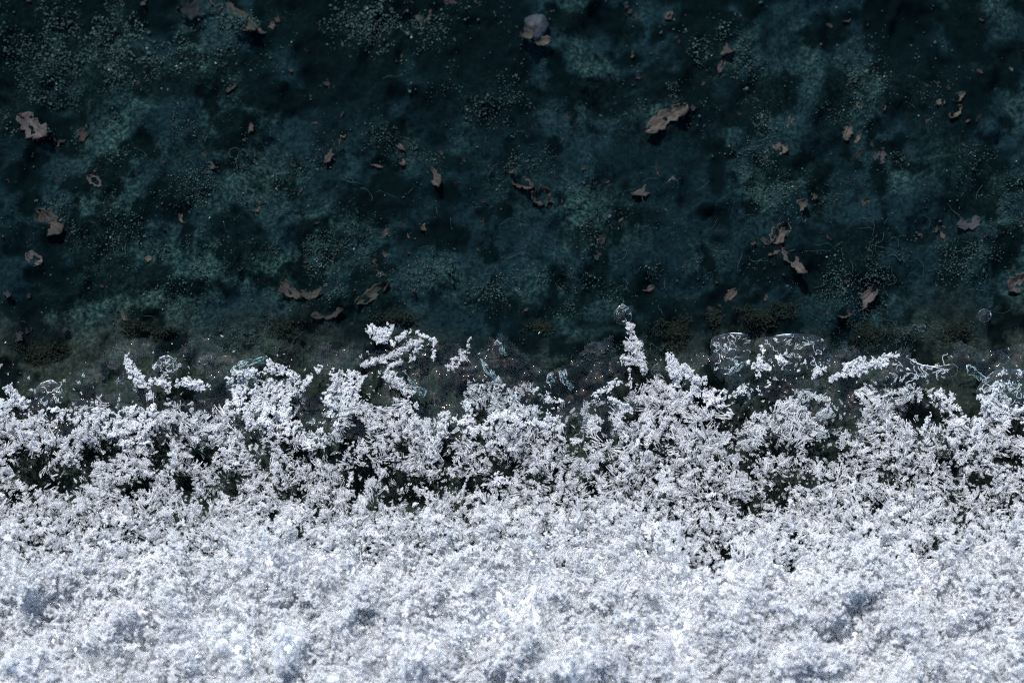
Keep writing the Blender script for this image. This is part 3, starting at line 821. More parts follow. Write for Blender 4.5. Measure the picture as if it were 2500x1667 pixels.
# ------------------------------------------------------------------ bark chips and leaf crumbs, each a thing
PX = 0.004
def flake_mesh(L, W, seed, bend=0.10, cup=0.2, rag=0.42, taper=0.6, notch=0.0, arc=0.0, th=0.014, twist=0.0):
    rr = np.random.default_rng(seed)
    n, m = 18, 8
    ph = rr.uniform(0, 6.28, 6)
    top = np.zeros((n, m, 3))
    for i in range(n):
        t = i / (n - 1); s_ = 2 * t - 1
        prof = (1 - abs(s_) ** (2.2 + 2 * (1 - taper))) ** 0.6 if abs(s_) < 1 else 0
        prof = max(prof, 0.10)
        for j in range(m):
            q = 2 * j / (m - 1) - 1
            jag = 1 + rag * (0.5 * math.sin(9 * t + ph[0] + q * 2) + 0.5 * math.sin(23 * t + ph[1] * (1 if q > 0 else 2)) + 0.35 * math.sin(41 * t + ph[2] + q))
            yy = q * W / 2 * prof * jag
            endrag = rag * 0.12 * L * math.sin(7 * q + ph[3] + (2 if s_ > 0 else 0)) * abs(s_) ** 3
            if notch and s_ > 0: endrag -= notch * L * max(0, 1 - abs(q) * 2.2) * s_ ** 2
            xx = s_ * L / 2 + endrag * (1 if s_ > 0 else -1)
            zz = bend * L * s_ * s_ + cup * W * q * q * 0.5 + 0.045 * W * math.sin(q * 9 + 2.2 * math.sin(3 * t + ph[4])) + rr.normal() * 0.012 * W
            if twist:
                a_ = twist * s_; yy, zz = yy * math.cos(a_) - zz * math.sin(a_), yy * math.sin(a_) + zz * math.cos(a_)
            if arc:
                ra = L / arc; th_ = xx / ra
                xx, yy = math.sin(th_) * (ra - yy), ra - math.cos(th_) * (ra - yy)
            top[i, j] = (xx, yy, zz)
    bot = top - np.array((0, 0, th))
    vs = np.concatenate((top.reshape(-1, 3), bot.reshape(-1, 3)))
    N_ = n * m; fs = []
    for i in range(n - 1):
        for j in range(m - 1):
            a_, b_, c_, d_ = i * m + j, (i + 1) * m + j, (i + 1) * m + j + 1, i * m + j + 1
            fs.append((a_, b_, c_, d_)); fs.append((a_ + N_, d_ + N_, c_ + N_, b_ + N_))
    rim = [i * m for i in range(n)] + [(n - 1) * m + j for j in range(1, m)] + [i * m + m - 1 for i in range(n - 2, -1, -1)] + [j for j in range(m - 2, 0, -1)]
    for k in range(len(rim)):
        a_, b_ = rim[k], rim[(k + 1) % len(rim)]
        fs.append((b_, a_, a_ + N_, b_ + N_))
    me = bpy.data.meshes.new('chip'); me.from_pydata(vs.tolist(), [], fs); me.update()
    return me

KIND = {'flake': dict(), 'thin': dict(rag=0.15, cup=0.1, taper=0.3), 'strip': dict(rag=0.40, taper=0.1, cup=0.3, bend=0.1), 'curl': dict(cup=0.7, bend=0.15, rag=0.3), 'notched': dict(notch=0.55, rag=0.15),
        'arc': dict(arc=2.2, rag=0.35, taper=0.2), 'ring': dict(arc=4.8, rag=0.12, taper=0.2, bend=0.02), 'leaf': dict(taper=1.0, rag=0.30, cup=0.4), 'twist': dict(twist=0.8, rag=0.3)}
CHIPS = [  # u, v, length, width, angle, shape, colour, name, category, label
    (80, 312, 86, 50, -38, 'flake', 'pinkish', 'bark_chip', 'bark chip', 'large pinkish-grey bark chip, highest of those along the left border'),
    (120, 543, 78, 46, -42, 'flake', 'brown', 'bark_chip', 'bark chip', 'rounded brown bark flake near the left border, above the notched chip'),
    (82, 633, 46, 34, -38, 'notched', 'pinkish', 'bark_chip', 'bark chip', 'V-notched pinkish bark chip below the rounded brown flake'),
    (232, 443, 44, 24, -35, 'leaf', 'pinkish', 'leaf_crumb', 'leaf crumb', 'hooked pinkish leaf crumb between the large chip and the rounded flake'),
    (515, 405, 26, 14, -48, 'leaf', 'brown', 'leaf_crumb', 'leaf crumb', 'tiny pointed brown crumb among the tangled fibres'),
    (444, 535, 28, 13, -60, 'leaf', 'tan', 'leaf_crumb', 'leaf crumb', 'slim tan seed-shaped crumb right of the rounded brown flake'),
    (362, 632, 18, 16, 10, 'flake', 'tan', 'leaf_crumb', 'leaf crumb', 'small square tan crumb below the slim seed-shaped one'),
    (622, 507, 44, 26, 30, 'twist', 'tan', 'bark_chip', 'bark chip', 'crumpled tan chip with a dark hollow beside the bluish patch'),
    (605, 315, 36, 22, 55, 'flake', 'reddish', 'bark_chip', 'bark chip', 'reddish chip set in the black hollow of the upper left'),
    (572, 40, 150, 36, -38, 'strip', 'olive', 'bark_strip', 'bark strip', 'long curved brown bark strip touching the upper border'),
    (650, 76, 60, 16, 20, 'arc', 'brown', 'bark_strip', 'bark strip', 'short curled brown end beside the long strip at the upper border'),
    (485, 24, 96, 50, 5, 'flake', 'navy', 'dark_leaf', 'leaf', 'smooth dark navy oval leaf left of the long bark strip'),
    (812, 372, 74, 15, 62, 'strip', 'reddish', 'bark_strip', 'bark strip', 'narrow reddish strip with a yellow tip in the upper middle'),
    (836, 328, 26, 12, -60, 'leaf', 'yellow', 'leaf_crumb', 'leaf crumb', 'yellowish crumb at the tip of the narrow reddish strip'),
    (966, 350, 66, 12, -46, 'strip', 'brown', 'twig', 'twig', 'straight thin brown twig above the bent strip'),
    (932, 402, 70, 16, 18, 'arc', 'tan', 'bark_strip', 'bark strip', 'bent tan strip lying below the straight thin twig'),
    (978, 394, 36, 18, -60, 'leaf', 'brown', 'leaf_crumb', 'leaf crumb', 'small brown leaf crumb at the right end of the bent strip'),
    (1062, 434, 64, 28, -66, 'leaf', 'brown', 'bark_chip', 'bark chip', 'upright pointed brown chip right of the bent tan strip'),
    (1120, 450, 34, 14, -30, 'leaf', 'dark', 'leaf_crumb', 'leaf crumb', 'dim brown crumb just right of the upright pointed chip'),
    (1280, 452, 62, 28, -28, 'curl', 'brown', 'bark_chip', 'bark chip', 'ridged curled brown chip in the centre, left of the round one'),
    (1318, 482, 50, 46, 30, 'curl', 'brown', 'bark_chip', 'bark chip', 'round rolled brown chip with a hollow middle in the centre'),
    (1356, 492, 34, 16, -10, 'flake', 'olive', 'bark_chip', 'bark chip', 'small olive chip at the right foot of the round rolled chip'),
    (1628, 288, 118, 38, 30, 'strip', 'tan', 'bark_strip', 'bark strip', 'broad ridged tan bark strip slanting upward right of the centre'),
    (1602, 344, 76, 26, 32, 'strip', 'dark', 'bark_strip', 'bark strip', 'dim brown strip lying along the lower side of the broad tan one'),
    (1588, 462, 92, 26, 26, 'twist', 'brown', 'bark_strip', 'bark strip', 'twisted brown strip below the broad ridged tan one'),
    (1640, 440, 22, 11, 48, 'leaf', 'pinkish', 'leaf_crumb', 'leaf crumb', 'pinkish crumb at the upper end of the twisted brown strip'),
    (1147, 552, 26, 11, 8, 'flake', 'tan', 'leaf_crumb', 'leaf crumb', 'small flat tan crumb below the centre of the dark soil'),
    (988, 568, 50, 15, -65, 'leaf', 'reddish', 'bark_chip', 'bark chip', 'slim reddish chip standing upright left of the flat tan crumb'),
    (1036, 555, 22, 15, 40, 'flake', 'reddish', 'leaf_crumb', 'leaf crumb', 'tiny reddish crumb between the slim reddish chip and flat tan crumb'),
    (942, 624, 28, 11, -60, 'leaf', 'tan', 'leaf_crumb', 'leaf crumb', 'pale tan leaf crumb among fibres below the slim reddish chip'),
    (940, 570, 44, 14, 35, 'flake', 'olive', 'bark_chip', 'bark chip', 'faint olive chip left of the slim reddish chip'),
    (1522, 541, 30, 16, 30, 'leaf', 'reddish', 'leaf_crumb', 'leaf crumb', 'small reddish-brown crumb below the twisted brown strip'),
    (1470, 585, 28, 18, 60, 'flake', 'dark', 'leaf_crumb', 'leaf crumb', 'dark brown crumb lower left of the small reddish-brown one'),
    (1784, 116, 80, 32, 62, 'twist', 'brown', 'bark_chip', 'bark chip', 'forked brown chip among green grit near the upper border'),
    (1762, 162, 40, 14, 66, 'leaf', 'reddish', 'leaf_crumb', 'leaf crumb', 'reddish tip below the forked brown chip'),
    (2104, 262, 40, 13, 0, 'ring', 'tan', 'leaf_crumb', 'leaf crumb', 'tan ring-shaped crumb in the upper right'),
    (2154, 262, 20, 15, -40, 'flake', 'pinkish', 'leaf_crumb', 'leaf crumb', 'small pinkish crumb right of the tan ring'),
    (2340, 238, 40, 18, 40, 'leaf', 'tan', 'bark_chip', 'bark chip', 'upper of two tan chips near the right border'),
    (2332, 278, 46, 20, 48, 'curl', 'tan', 'bark_chip', 'bark chip', 'lower curled one of two tan chips near the right border'),
    (2296, 250, 22, 15, 0, 'flake', 'tan', 'leaf_crumb', 'leaf crumb', 'pale tan crumb left of the two tan chips'),
    (2268, 298, 20, 14, 10, 'flake', 'reddish', 'leaf_crumb', 'leaf crumb', 'small reddish crumb lower left of the two tan chips'),
    (1931, 300, 36, 16, 78, 'leaf', 'pinkish', 'leaf_crumb', 'leaf crumb', 'upright pinkish crumb left of the tan crumb pair'),
    (2068, 326, 40, 22, 70, 'flake', 'tan', 'bark_chip', 'bark chip', 'oval tan chip with a short splinter to its right'),
    (2094, 340, 28, 9, 62, 'flake', 'tan', 'splinter', 'splinter', 'short straight tan splinter beside the oval tan chip'),
    (1906, 364, 38, 28, -30, 'flake', 'tan', 'bark_chip', 'bark chip', 'blunt tan chip below the upright pinkish crumb'),
    (1878, 386, 30, 16, 30, 'flake', 'brown', 'leaf_crumb', 'leaf crumb', 'brown crumb touching the lower left of the blunt tan chip'),
    (2147, 386, 36, 30, 70, 'flake', 'lilac', 'leaf_crumb', 'leaf crumb', 'smooth rounded lilac-grey flake right of the centre'),
    (1949, 506, 52, 30, 42, 'leaf', 'tan', 'bark_chip', 'bark chip', 'striped tan leaf-shaped chip above the large curled chip'),
    (2114, 498, 28, 20, 70, 'curl', 'olive', 'leaf_crumb', 'leaf crumb', 'small folded olive crumb right of the striped tan chip'),
    (1906, 572, 62, 40, 52, 'curl', 'tan', 'bark_chip', 'bark chip', 'large curled tan chip with a shaded hollow above the dark splinter'),
    (1893, 612, 44, 18, 50, 'twist', 'brown', 'bark_chip', 'bark chip', 'brown stalk end under the large curled tan chip'),
    (1868, 590, 36, 14, -36, 'leaf', 'dark', 'leaf_crumb', 'leaf crumb', 'dim brown crumb left of the large curled tan chip'),
    (1938, 640, 84, 26, -50, 'flake', 'tan', 'bark_strip', 'bark strip', 'ragged tan strip sloping down from the large curled chip'),
    (2312, 566, 50, 32, 70, 'notched', 'tan', 'bark_chip', 'bark chip', 'forked tan chip near the right border beside a painted dark shadow'),
    (2366, 548, 60, 34, 20, 'flake', 'lilac', 'bark_chip', 'bark chip', 'dim purplish flake right of the forked tan chip'),
    (2246, 566, 26, 20, 60, 'flake', 'lilac', 'leaf_crumb', 'leaf crumb', 'pale lilac crumb left of the forked tan chip'),
    (2108, 735, 84, 34, 42, 'leaf', 'pinkish', 'bark_chip', 'bark chip', 'long pinkish chip pointing up from the foot of the soil'),
    (2064, 768, 36, 18, 20, 'twist', 'reddish', 'bark_chip', 'bark chip', 'reddish butt at the lower end of the long pinkish chip'),
    (2128, 690, 46, 12, 74, 'leaf', 'dark', 'leaf_crumb', 'leaf crumb', 'thin dark tip at the upper end of the long pinkish chip'),
    (2482, 696, 62, 42, 40, 'curl', 'pinkish', 'bark_chip', 'bark chip', 'folded pinkish chip cut by the right border'),
    (1785, 724, 42, 26, 48, 'leaf', 'reddish', 'bark_chip', 'bark chip', 'reddish veined chip above the bubbly clear ice'),
    (1764, 780, 30, 18, 40, 'flake', 'olive', 'leaf_crumb', 'leaf crumb', 'olive-brown crumb just above the bubbly clear ice'),
    (706, 712, 62, 26, -40, 'arc', 'brown', 'bark_chip', 'bark chip', 'curved ridged brown chip cradling a pale grain'),
    (762, 722, 60, 18, 10, 'arc', 'olive', 'bark_chip', 'bark chip', 'olive arc closing the ring with the curved ridged chip'),
    (908, 720, 92, 28, 34, 'curl', 'olive', 'bark_strip', 'bark strip', 'thick rolled olive-brown strip sloping up beside pale grit'),
    (800, 768, 76, 26, 14, 'flake', 'dark', 'bark_chip', 'bark chip', 'dim reddish-brown chip below the thick rolled strip'),
    (305, 770, 34, 17, -72, 'notched', 'brown', 'bark_chip', 'bark chip', 'small split brown chip above the left olive mud'),
    (490, 714, 12, 9, 0, 'flake', 'pinkish', 'leaf_crumb', 'leaf crumb', 'lone pinkish speck left of the curved ridged chip'),
    (1239, 738, 28, 14, -70, 'flake', 'brown', 'leaf_crumb', 'leaf crumb', 'upright brown crumb below the pale grit patch of the centre'),
    (1280, 750, 36, 20, 50, 'flake', 'brown', 'leaf_crumb', 'leaf crumb', 'larger brown crumb right of the upright one below pale grit'),
    (1583, 706, 34, 14, 28, 'twist', 'brown', 'leaf_crumb', 'leaf crumb', 'split brown crumb above and right of the tall lacy snow column'),
    (1108, 15, 50, 20, -20, 'flake', 'reddish', 'bark_chip', 'bark chip', 'dim reddish chip touching the upper border left of the pebble'),
    (1035, 40, 44, 26, 40, 'flake', 'brown', 'bark_chip', 'bark chip', 'faint brown chip below the dim reddish one at the upper border'),
    (985, 138, 34, 12, 10, 'ring', 'brown', 'leaf_crumb', 'leaf crumb', 'small curled brown ring left of the pebble'),
    (1632, 40, 30, 18, 60, 'flake', 'brown', 'leaf_crumb', 'leaf crumb', 'brown crumb at the upper border between pebble and forked chip'),
    (155, 243, 14, 12, 0, 'flake', 'reddish', 'leaf_crumb', 'leaf crumb', 'tiny orange-red speck above the large pinkish chip'),
    (787, 172, 14, 10, -50, 'flake', 'reddish', 'leaf_crumb', 'leaf crumb', 'tiny pinkish-red speck below the long upper bark strip'),
    (160, 330, 50, 18, 60, 'flake', 'dark', 'leaf_crumb', 'leaf crumb', 'dim brown flake just right of the large pinkish-grey chip'),
    (565, 215, 34, 10, 38, 'flake', 'olive', 'leaf_crumb', 'leaf crumb', 'thin olive splinter above the reddish chip in the hollow'),
]
for i, (u, v, L, W, ang, shp, colr, nm, cat, lab) in enumerate(CHIPS):
    me = flake_mesh(L * PX * 1.04, W * PX, 300 + i, **KIND[shp])
    o = link(nm, me, M['chip_' + colr])
    zz = -0.10
    p = at(u, v, zz)
    zz = float(gh(p.x, p.y)) - 0.004
    p = at(u, v, zz)
    o.location = p
    o.rotation_euler = (rng.normal(0, .15), rng.normal(0, .13), R(ang))
    tag(o, lab, cat)

# crumbs of plant litter too small to tell apart
LIT = bpy.data.collections.new('litter_pieces')
for i in range(12):
    me = flake_mesh(1.0, (0.35, 0.5, 0.7)[i % 3], 900 + i, rag=0.45, th=0.08)
    me.materials.append(M['chip_' + ('dark', 'olive', 'brown', 'reddish', 'pinkish', 'lilac')[i % 6]])
    LIT.objects.link(bpy.data.objects.new('litter_%02d' % i, me))
n = 420
u = rng.uniform(-40, 2540, n); v = rng.uniform(-40, 850, n)
kp = fbm(u / 120.0, v / 120.0, 221, 3) > 0.44
u, v = u[kp], v[kp]
P = np.array([at(a_, b_, -0.1)[:] for a_, b_ in zip(u, v)]); P[:, 2] = gh(P[:, 0], P[:, 1]) + 0.004
ro = np.stack((rng.normal(0, .3, len(u)), rng.normal(0, .3, len(u)), rng.uniform(0, 6.28, len(u))), -1)
o = scatter('litter', P, ro, np.exp(rng.normal(math.log(0.05), 0.45, len(u))), rng.integers(0, 12, len(u)), LIT)
tag(o, 'dim half-buried crumbs of plant litter in the dark soil', 'litter', kind='stuff')

# pebble with two crumbs stuck to its foot
bm = bmesh.new(); bmesh.ops.create_icosphere(bm, subdivisions=4, radius=1.0)
for vv in bm.verts:
    c = vv.co.copy(); q = 1 + 0.22 * (float(fbm(c.x * 1.6 + 5, c.y * 1.6 + c.z * 1.3, 151, 3)) - .5) * 2 + .06 * (float(fbm(c.x * 7, c.y * 7 + c.z * 5, 152, 2)) - .5)
    vv.co = Vector((c.x * 0.125, c.y * 0.14, c.z * 0.09)) * q
me = bpy.data.meshes.new('pebble'); bm.to_mesh(me); bm.free()
pe = link('pebble', me, M['pebble_grey'])
p = at(1308, 66, 0.0); pe.location = (p.x, p.y, float(gh(p.x, p.y)) + 0.05)
tag(pe, 'grey rounded pebble near the upper border with brown crumbs below it', 'pebble')
for (u, v, L, W, ang, colr, lab) in ((1287, 96, 36, 26, -20, 'brown', 'brown crumb at the lower left foot of the grey pebble'), (1324, 103, 44, 24, 12, 'tan', 'tan crumb at the lower right foot of the grey pebble')):
    o = link('leaf_crumb', flake_mesh(L * PX, W * PX, 700 + u, cup=.6, rag=.15), M['chip_' + colr])
    p = at(u, v, 0.0); o.location = (p.x, p.y, float(gh(p.x, p.y)) + 0.09); o.rotation_euler = (0, 0, R(ang))
    tag(o, lab, 'leaf crumb')

# ------------------------------------------------------------------ clear ice at the foot of the snow
UU, VV = np.meshgrid(np.arange(-80, 2581, 6.0), np.arange(700, 1075, 6.0))
pp = np.array([at(a_, b_, 0.08)[:] for a_, b_ in zip(UU.ravel(), VV.ravel())]).reshape(*UU.shape, 3)
cell = fbm(pp[..., 0] * 5, pp[..., 1] * 5, 161, 3)
pp[..., 2] = 0.085 + 0.14 * (cell - 0.5) + 0.03 * (fbm(pp[..., 0] * 13, pp[..., 1] * 13, 165, 2) - 0.5)
lim = 862 + 80 * (fbm(UU / 150.0, VV * 0, 171, 3) - 0.5) * 2
inside = (VV > lim) & (fbm(pp[..., 0] * 2.2, pp[..., 1] * 2.2, 175, 3) > 0.50)
idx = np.arange(UU.size).reshape(UU.shape)
q = np.stack((idx[:-1, :-1], idx[1:, :-1], idx[1:, 1:], idx[:-1, 1:]), -1).reshape(-1, 4)
q = q[inside[:-1, :-1].ravel()]
usedv = np.unique(q); remap = -np.ones(UU.size, int); remap[usedv] = np.arange(len(usedv))
me = bpy.data.meshes.new('ice_glaze'); me.from_pydata(pp.reshape(-1, 3)[usedv].tolist(), [], remap[q].tolist())
glaze = link('ice_glaze', me, M['ice'])
tag(glaze, 'thin lumpy glaze of clear glinting ice along the snow foot', 'ice', kind='stuff')

def torus_mesh(rad, tube, ecc=1.0, seed=0, seg=20):
    """an uneven, mostly open ring of air in the ice, thin at its ends"""
    rr = np.random.default_rng(seed); ph = rr.uniform(0, 6.28, 3)
    mb = MB(); pts = []
    span = rr.uniform(0.35, 0.95) * 2 * math.pi
    for k in range(seg + 1):
        a_ = ph[2] + span * k / seg
        w = 1 + 0.22 * math.sin(2 * a_ + ph[0]) + 0.14 * math.sin(3 * a_ + ph[1])
        pts.append((math.cos(a_) * rad * w, math.sin(a_) * rad * w * ecc, 0.012 * rad * math.sin(2 * a_)))
    mb.tube(pts, tube, 5, taper=True)
    return mb.mesh('ring')

def dome_mesh(pts2, h, seed=0):
    """closed low dome over an outline (list of xy), fan rings"""
    P2 = np.array(pts2); c = P2.mean(0); n = len(P2)
    vs = []; fs = []
    rings = [1.0, 0.93, 0.75, 0.5, 0.25]
    for rk in rings:
        for k in range(n):
            q = c + (P2[k] - c) * rk
            zz = h * (1 - rk ** 3) + 0.03 * (float(fbm(q[0] * 14, q[1] * 14, 181 + seed, 2)) - 0.5) * (rk < 1)
            vs.append((q[0], q[1], zz))
    vs.append((c[0], c[1], h))
    for r_ in range(len(rings) - 1):
        for k in range(n):
            k2 = (k + 1) % n
            fs.append((r_ * n + k, r_ * n + k2, (r_ + 1) * n + k2, (r_ + 1) * n + k))
    e = (len(rings) - 1) * n
    for k in range(n): fs.append((e + k, e + (k + 1) % n, len(vs) - 1))
    me = bpy.data.meshes.new('ice'); me.from_pydata(vs, [], fs); me.update()
    return me

def smooth_loop(pts, k=4):
    pts = np.array(pts, float); n = len(pts); out = []
    for i in range(n):
        p0, p1, p2, p3 = pts[i - 1], pts[i], pts[(i + 1) % n], pts[(i + 2) % n]
        for j in range(k):
            t = j / k
            out.append(0.5 * (2 * p1 + (p2 - p0) * t + (2 * p0 - 5 * p1 + 4 * p2 - p3) * t * t + (3 * p1 - p0 - 3 * p2 + p3) * t ** 3))
    return out

def jag_loop(pts, k=4):
    P = np.array(pts, float); out = []
    for i in range(len(P)):
        q = P[(i + 1) % len(P)]
        for j in range(k): out.append(P[i] + (q - P[i]) * j / k + rng.normal(0, 0.011, 2))
    return out

def ice_lens(name, outline, h, label, cat, mat='ice', nb=0, rim=0.003, bub=(0.009, 0.036), z0=0.10, worms=0):
    c = np.mean(outline, 0); cw = at(c[0], c[1], z0)
    loop = (smooth_loop if cat != 'ice shard' else jag_loop)([(at(a_, b_, z0) - cw)[:2] for a_, b_ in outline])
    root = bpy.data.objects.new(name, None); COL.objects.link(root); root.location = cw
    root.empty_display_size = 0.1
    tag(root, label, cat)
    link('body', dome_mesh(loop, h, len(outline)), M['ice_lumpy' if mat == 'ice' else mat], root)
    mb = MB(); L3 = [(a_, b_, 0.004 + 0.008 * math.sin(k * .7)) for k, (a_, b_) in enumerate(loop)]; L3.append(L3[0])
    if cat == 'ice plate':
        kk = 0
        while kk < len(L3) - 4:                     # pale rim modelled only in random pieces, standing in for edge glints
            ln = int(rng.integers(3, 8))
            if rng.random() < 0.12:
                mb = MB(); mb.tube(L3[kk:kk + ln + 1], rim * rng.uniform(0.25, 0.5), 5, taper=True)
                link('rim', mb.mesh('rim'), M['ice_rim'], root)
            kk += ln
    else:
        mb.tube(L3, rim * 0.75, 5)
        link('rim', mb.mesh('rim'), M['ice_lumpy' if cat == 'bubble' else 'ice_rim'], root)
    P2 = np.array(loop)
    for k in range(nb):
        q = P2[rng.integers(len(P2))] * math.sqrt(rng.random()) * 0.92
        rd = math.exp(rng.uniform(math.log(bub[0]), math.log(bub[1])))
        b_ = link('bubble', torus_mesh(rd, 0.0022 + 0.05 * rd, rng.uniform(.65, 1), int(rng.integers(1e6))), M['ice_rim'], root)
        b_.location = (q[0], q[1], h * 0.8 + 0.02 * rng.random()); b_.rotation_euler = (rng.normal(0, .2), rng.normal(0, .2), rng.uniform(0, 6.28))
    if cat == 'ice plate':
        its = []
        for k in range(int(nb * 1.3)):
            q = P2[rng.integers(len(P2))] * math.sqrt(rng.random()) * 0.9
            pid = pick(['cclump', 'mclump', 'grain', 'cneedle'], [2, 1, 2, 1], 1)[0]
            its.append((int(pid), Matrix.Translation((q[0], q[1], h + 0.01)) @ Euler((rng.normal(0, .3), rng.normal(0, .3), rng.uniform(0, 6.28))).to_matrix().to_4x4() @ Matrix.Scale(rng.uniform(0.15, 0.34), 4)))
        bake('frost', its, root)['kind'] = 'stuff'
    for k in range(worms):
        q = P2[rng.integers(len(P2))] * math.sqrt(rng.random()) * 0.85
        a_ = rng.uniform(0, 6.28); pts = []; x_, y_ = q
        for st in range(12):
            pts.append((x_, y_, h * .8 + .006 * math.sin(st))); x_ += math.cos(a_) * .014; y_ += math.sin(a_) * .014; a_ += rng.normal(0, .55)
        mbw = MB(); mbw.tube(pts, rng.uniform(.0022, .0050), 5)
        link('air_channel', mbw.mesh('air_channel'), M['ice_rim'], root)
    return root
def blob(u, v, ru, rv, n=10, j=0.14, seed=1):
    rr = np.random.default_rng(seed)
    return [(u + ru * math.cos(2 * math.pi * k / n) * (1 + rr.normal() * j), v + rv * math.sin(2 * math.pi * k / n) * (1 + rr.normal() * j)) for k in range(n)]
ice_lens('ice_plate', [(1735, 850), (1740, 825), (1765, 815), (1800, 812), (1830, 822), (1832, 860), (1815, 895), (1800, 915), (1755, 925), (1735, 890)], .03, 'bubbly clear ice plate with a round outline, left of the two', 'ice plate', nb=20, worms=4)
ice_lens('ice_plate', [(1845, 830), (1880, 822), (1920, 815), (1970, 815), (2010, 828), (2030, 865), (2036, 890), (1990, 905), (1940, 915), (1890, 905), (1850, 880)], .03, 'bubbly clear ice plate with a bright rim, right of the two', 'ice plate', nb=26, worms=4)
ice_lens('ice_plate', [(2165, 880), (2200, 865), (2260, 890), (2330, 890), (2332, 915), (2280, 935), (2230, 950), (2180, 940), (2150, 915)], .03, 'flat clear ice with curly air channels right of the snow ridge', 'ice plate', nb=22, worms=10)
ice_lens('ice_plate', [(80, 960), (100, 935), (130, 928), (150, 945), (160, 975), (130, 990), (95, 988)], .03, 'clear teal-edged ice lump with bright glints near the left border', 'ice plate', nb=10, worms=3)
ice_lens('ice_plate', [(375, 895), (392, 872), (415, 868), (432, 885), (430, 915), (405, 932), (382, 925)], .03, 'glinting clear ice knob right of the upright snow spike', 'ice plate', nb=10, worms=2)
ice_lens('ice_plate', [(2385, 960), (2400, 930), (2440, 900), (2500, 905), (2540, 930), (2530, 985), (2470, 990), (2420, 985)], .03, 'clear ice with curly air channels at the right border', 'ice plate', nb=18, worms=8)
LENSES = [((2403, 770), 17, 16, 'small round air bubble near the right border'),
          ((2450, 876), 14, 13, 'ring-shaped bubble just above the snow at the right border'), ((1608, 905), 18, 18, 'frosty bubble between the lacy column and the fir-shaped spike'), ((780, 646), 5, 5, 'tiny round bubble, upper of two above the curved chip'),
          ((772, 634), 4, 4, 'tiniest round bubble beside the curved chip'), ((795, 695), 4, 4, 'tiny bubble right of the curved ridged chip'), ((925, 671), 5, 5, 'tiny bubble above the thick rolled strip'), ((1264, 704), 5, 5, 'tiny bubble in the central pale grit patch'),
          ((1488, 527), 4, 4, 'tiny bubble left of the small reddish-brown crumb'), ((1150, 905), 14, 12, 'small clear bubble beside the teal sliver'), ((2250, 800), 10, 9, 'small bubble above the flat clear ice'), ((498, 880), 10, 10, 'small ring bubble in the mud above the left snow edge'),
          ((1520, 770), 22, 24, 'frothy round bubble at the top of the tall lacy column')]
for k, ((u, v), ru, rv, lab) in enumerate(LENSES):
    nb = 10 if 'froth' in lab else 0
    ice_lens('ice_bubble', blob(u, v, ru, rv, 10, .05, k), min(.03, ru * PX * .22), lab, 'bubble', nb=nb, rim=0.0014 + 0.00002 * ru, bub=(.008, .02), z0=0.08)
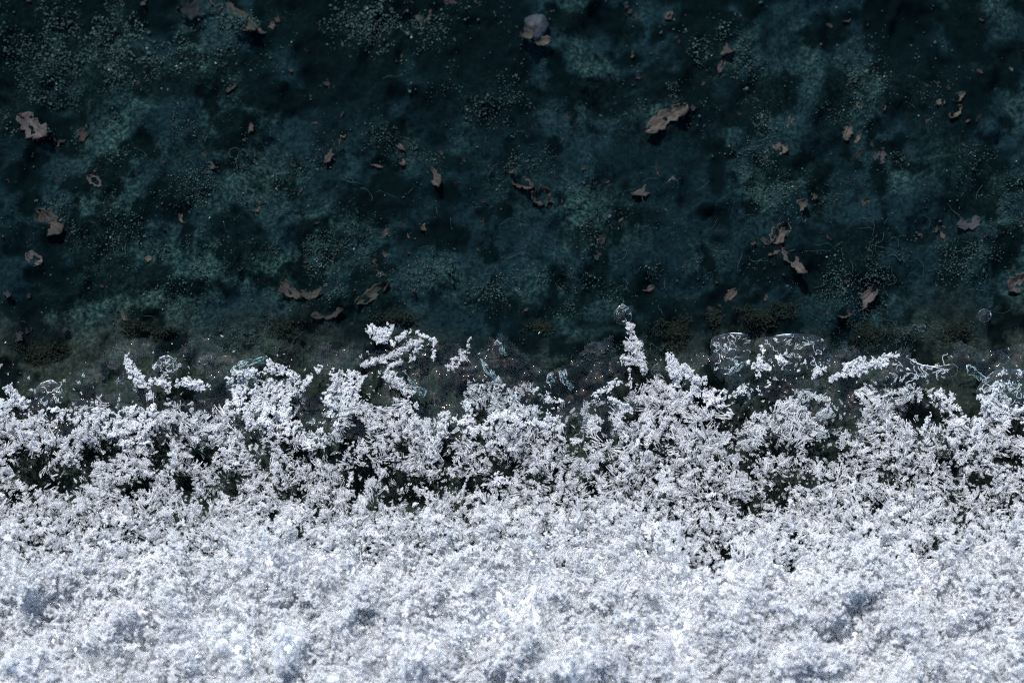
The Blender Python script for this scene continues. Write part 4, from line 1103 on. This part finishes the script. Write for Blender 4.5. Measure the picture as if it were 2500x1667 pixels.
SHARDS = [([(1212, 832), (1220, 838), (1228, 850), (1236, 868), (1228, 862), (1216, 846)], 'short bright teal ice sliver standing above the others'), ([(1172, 880), (1186, 884), (1200, 905), (1212, 925), (1202, 922), (1182, 905)], 'narrow teal ice shard leaning over the snow edge'),
          ([(985, 905), (994, 915), (1008, 932), (1016, 945), (1006, 940), (992, 922)], 'bright teal-white ice sliver beside the dark hole'), ([(1012, 940), (1030, 946), (1042, 960), (1034, 968), (1018, 956)], 'small teal ice flake below the bright sliver'),
          ([(1362, 905), (1380, 908), (1392, 935), (1402, 952), (1384, 944), (1370, 925)], 'folded teal ice flake on the snow edge right of centre'), ([(1335, 920), (1348, 908), (1352, 930), (1342, 945)], 'small teal ice flake left of the folded one'),
          ([(565, 905), (585, 882), (640, 880), (650, 868), (645, 885), (590, 895)], 'long curved blue-teal ice ribbon above the left snow'), ([(2358, 895), (2378, 898), (2405, 925), (2390, 930), (2365, 912)], 'teal wedge of clear ice right of the curly ice'),
          ([(1770, 910), (1790, 900), (1812, 882), (1822, 886), (1800, 906), (1780, 918)], 'bluish ice ribbon under the left bubbly plate'), ([(285, 930), (297, 928), (296, 938), (286, 940)], 'tiny teal ice crumb left of the upright spike')]
for k, (ol, lab) in enumerate(SHARDS):
    ice_lens('ice_shard', ol, .05, lab, 'ice shard', 'ice_teal', worms=0, rim=0.0026, z0=0.12)

# lumps of olive moss in the mud
MOSS = [(100, 850, 70, 34), (330, 790, 46, 22), (392, 800, 30, 14), (690, 795, 40, 24),
        (960, 770, 60, 20), (1650, 790, 44, 40), (1745, 765, 20, 34), (1860, 760, 60, 26),
        (2130, 800, 60, 30), (2340, 800, 44, 28), (1320, 790, 40, 22), (1920, 735, 36, 14)]
mb = MB(); vs = []; fs = []
for k, (u, v, ru, rv) in enumerate(MOSS):
    p = at(u, v, 0.0)
    nq = int(ru * rv * 0.32)
    A_ = rng.uniform(0, 6.28, nq); RK = rng.random(nq) ** 0.8 * (1 + .28 * np.sin(3 * A_ + k) + .18 * np.sin(7 * A_ + 2 * k))
    X_ = p.x + np.cos(A_) * ru * PX * RK; Y_ = p.y + np.sin(A_) * rv * PX * RK
    H_ = .07 * np.maximum(0, 1 - RK ** 2) * rng.random(nq) + gh(X_, Y_) + .01
    for q in range(nq):
        b_ = rng.uniform(0, 6.28); x_, y_, hh = X_[q], Y_[q], H_[q]
        l = rng.uniform(.015, .045); w = rng.uniform(.003, .006)
        dx, dy = math.cos(b_), math.sin(b_); k0 = len(vs)
        vs += [(x_ - dy * w, y_ + dx * w, hh - .01), (x_ + dy * w, y_ - dx * w, hh - .01), (x_ + dx * l * .5 + dy * w, y_ + dy * l * .5 - dx * w, hh + l * .4), (x_ + dx * l * .5 - dy * w, y_ + dy * l * .5 + dx * w, hh + l * .4), (x_ + dx * l, y_ + dy * l, hh + l * .45)]
        fs += [(k0, k0 + 1, k0 + 2, k0 + 3), (k0 + 3, k0 + 2, k0 + 4)]
mb.add(vs, fs)
o = link('moss', mb.mesh('moss'), M['moss'])
tag(o, 'low patches of dark olive moss along the foot of the snow', 'moss', kind='stuff')
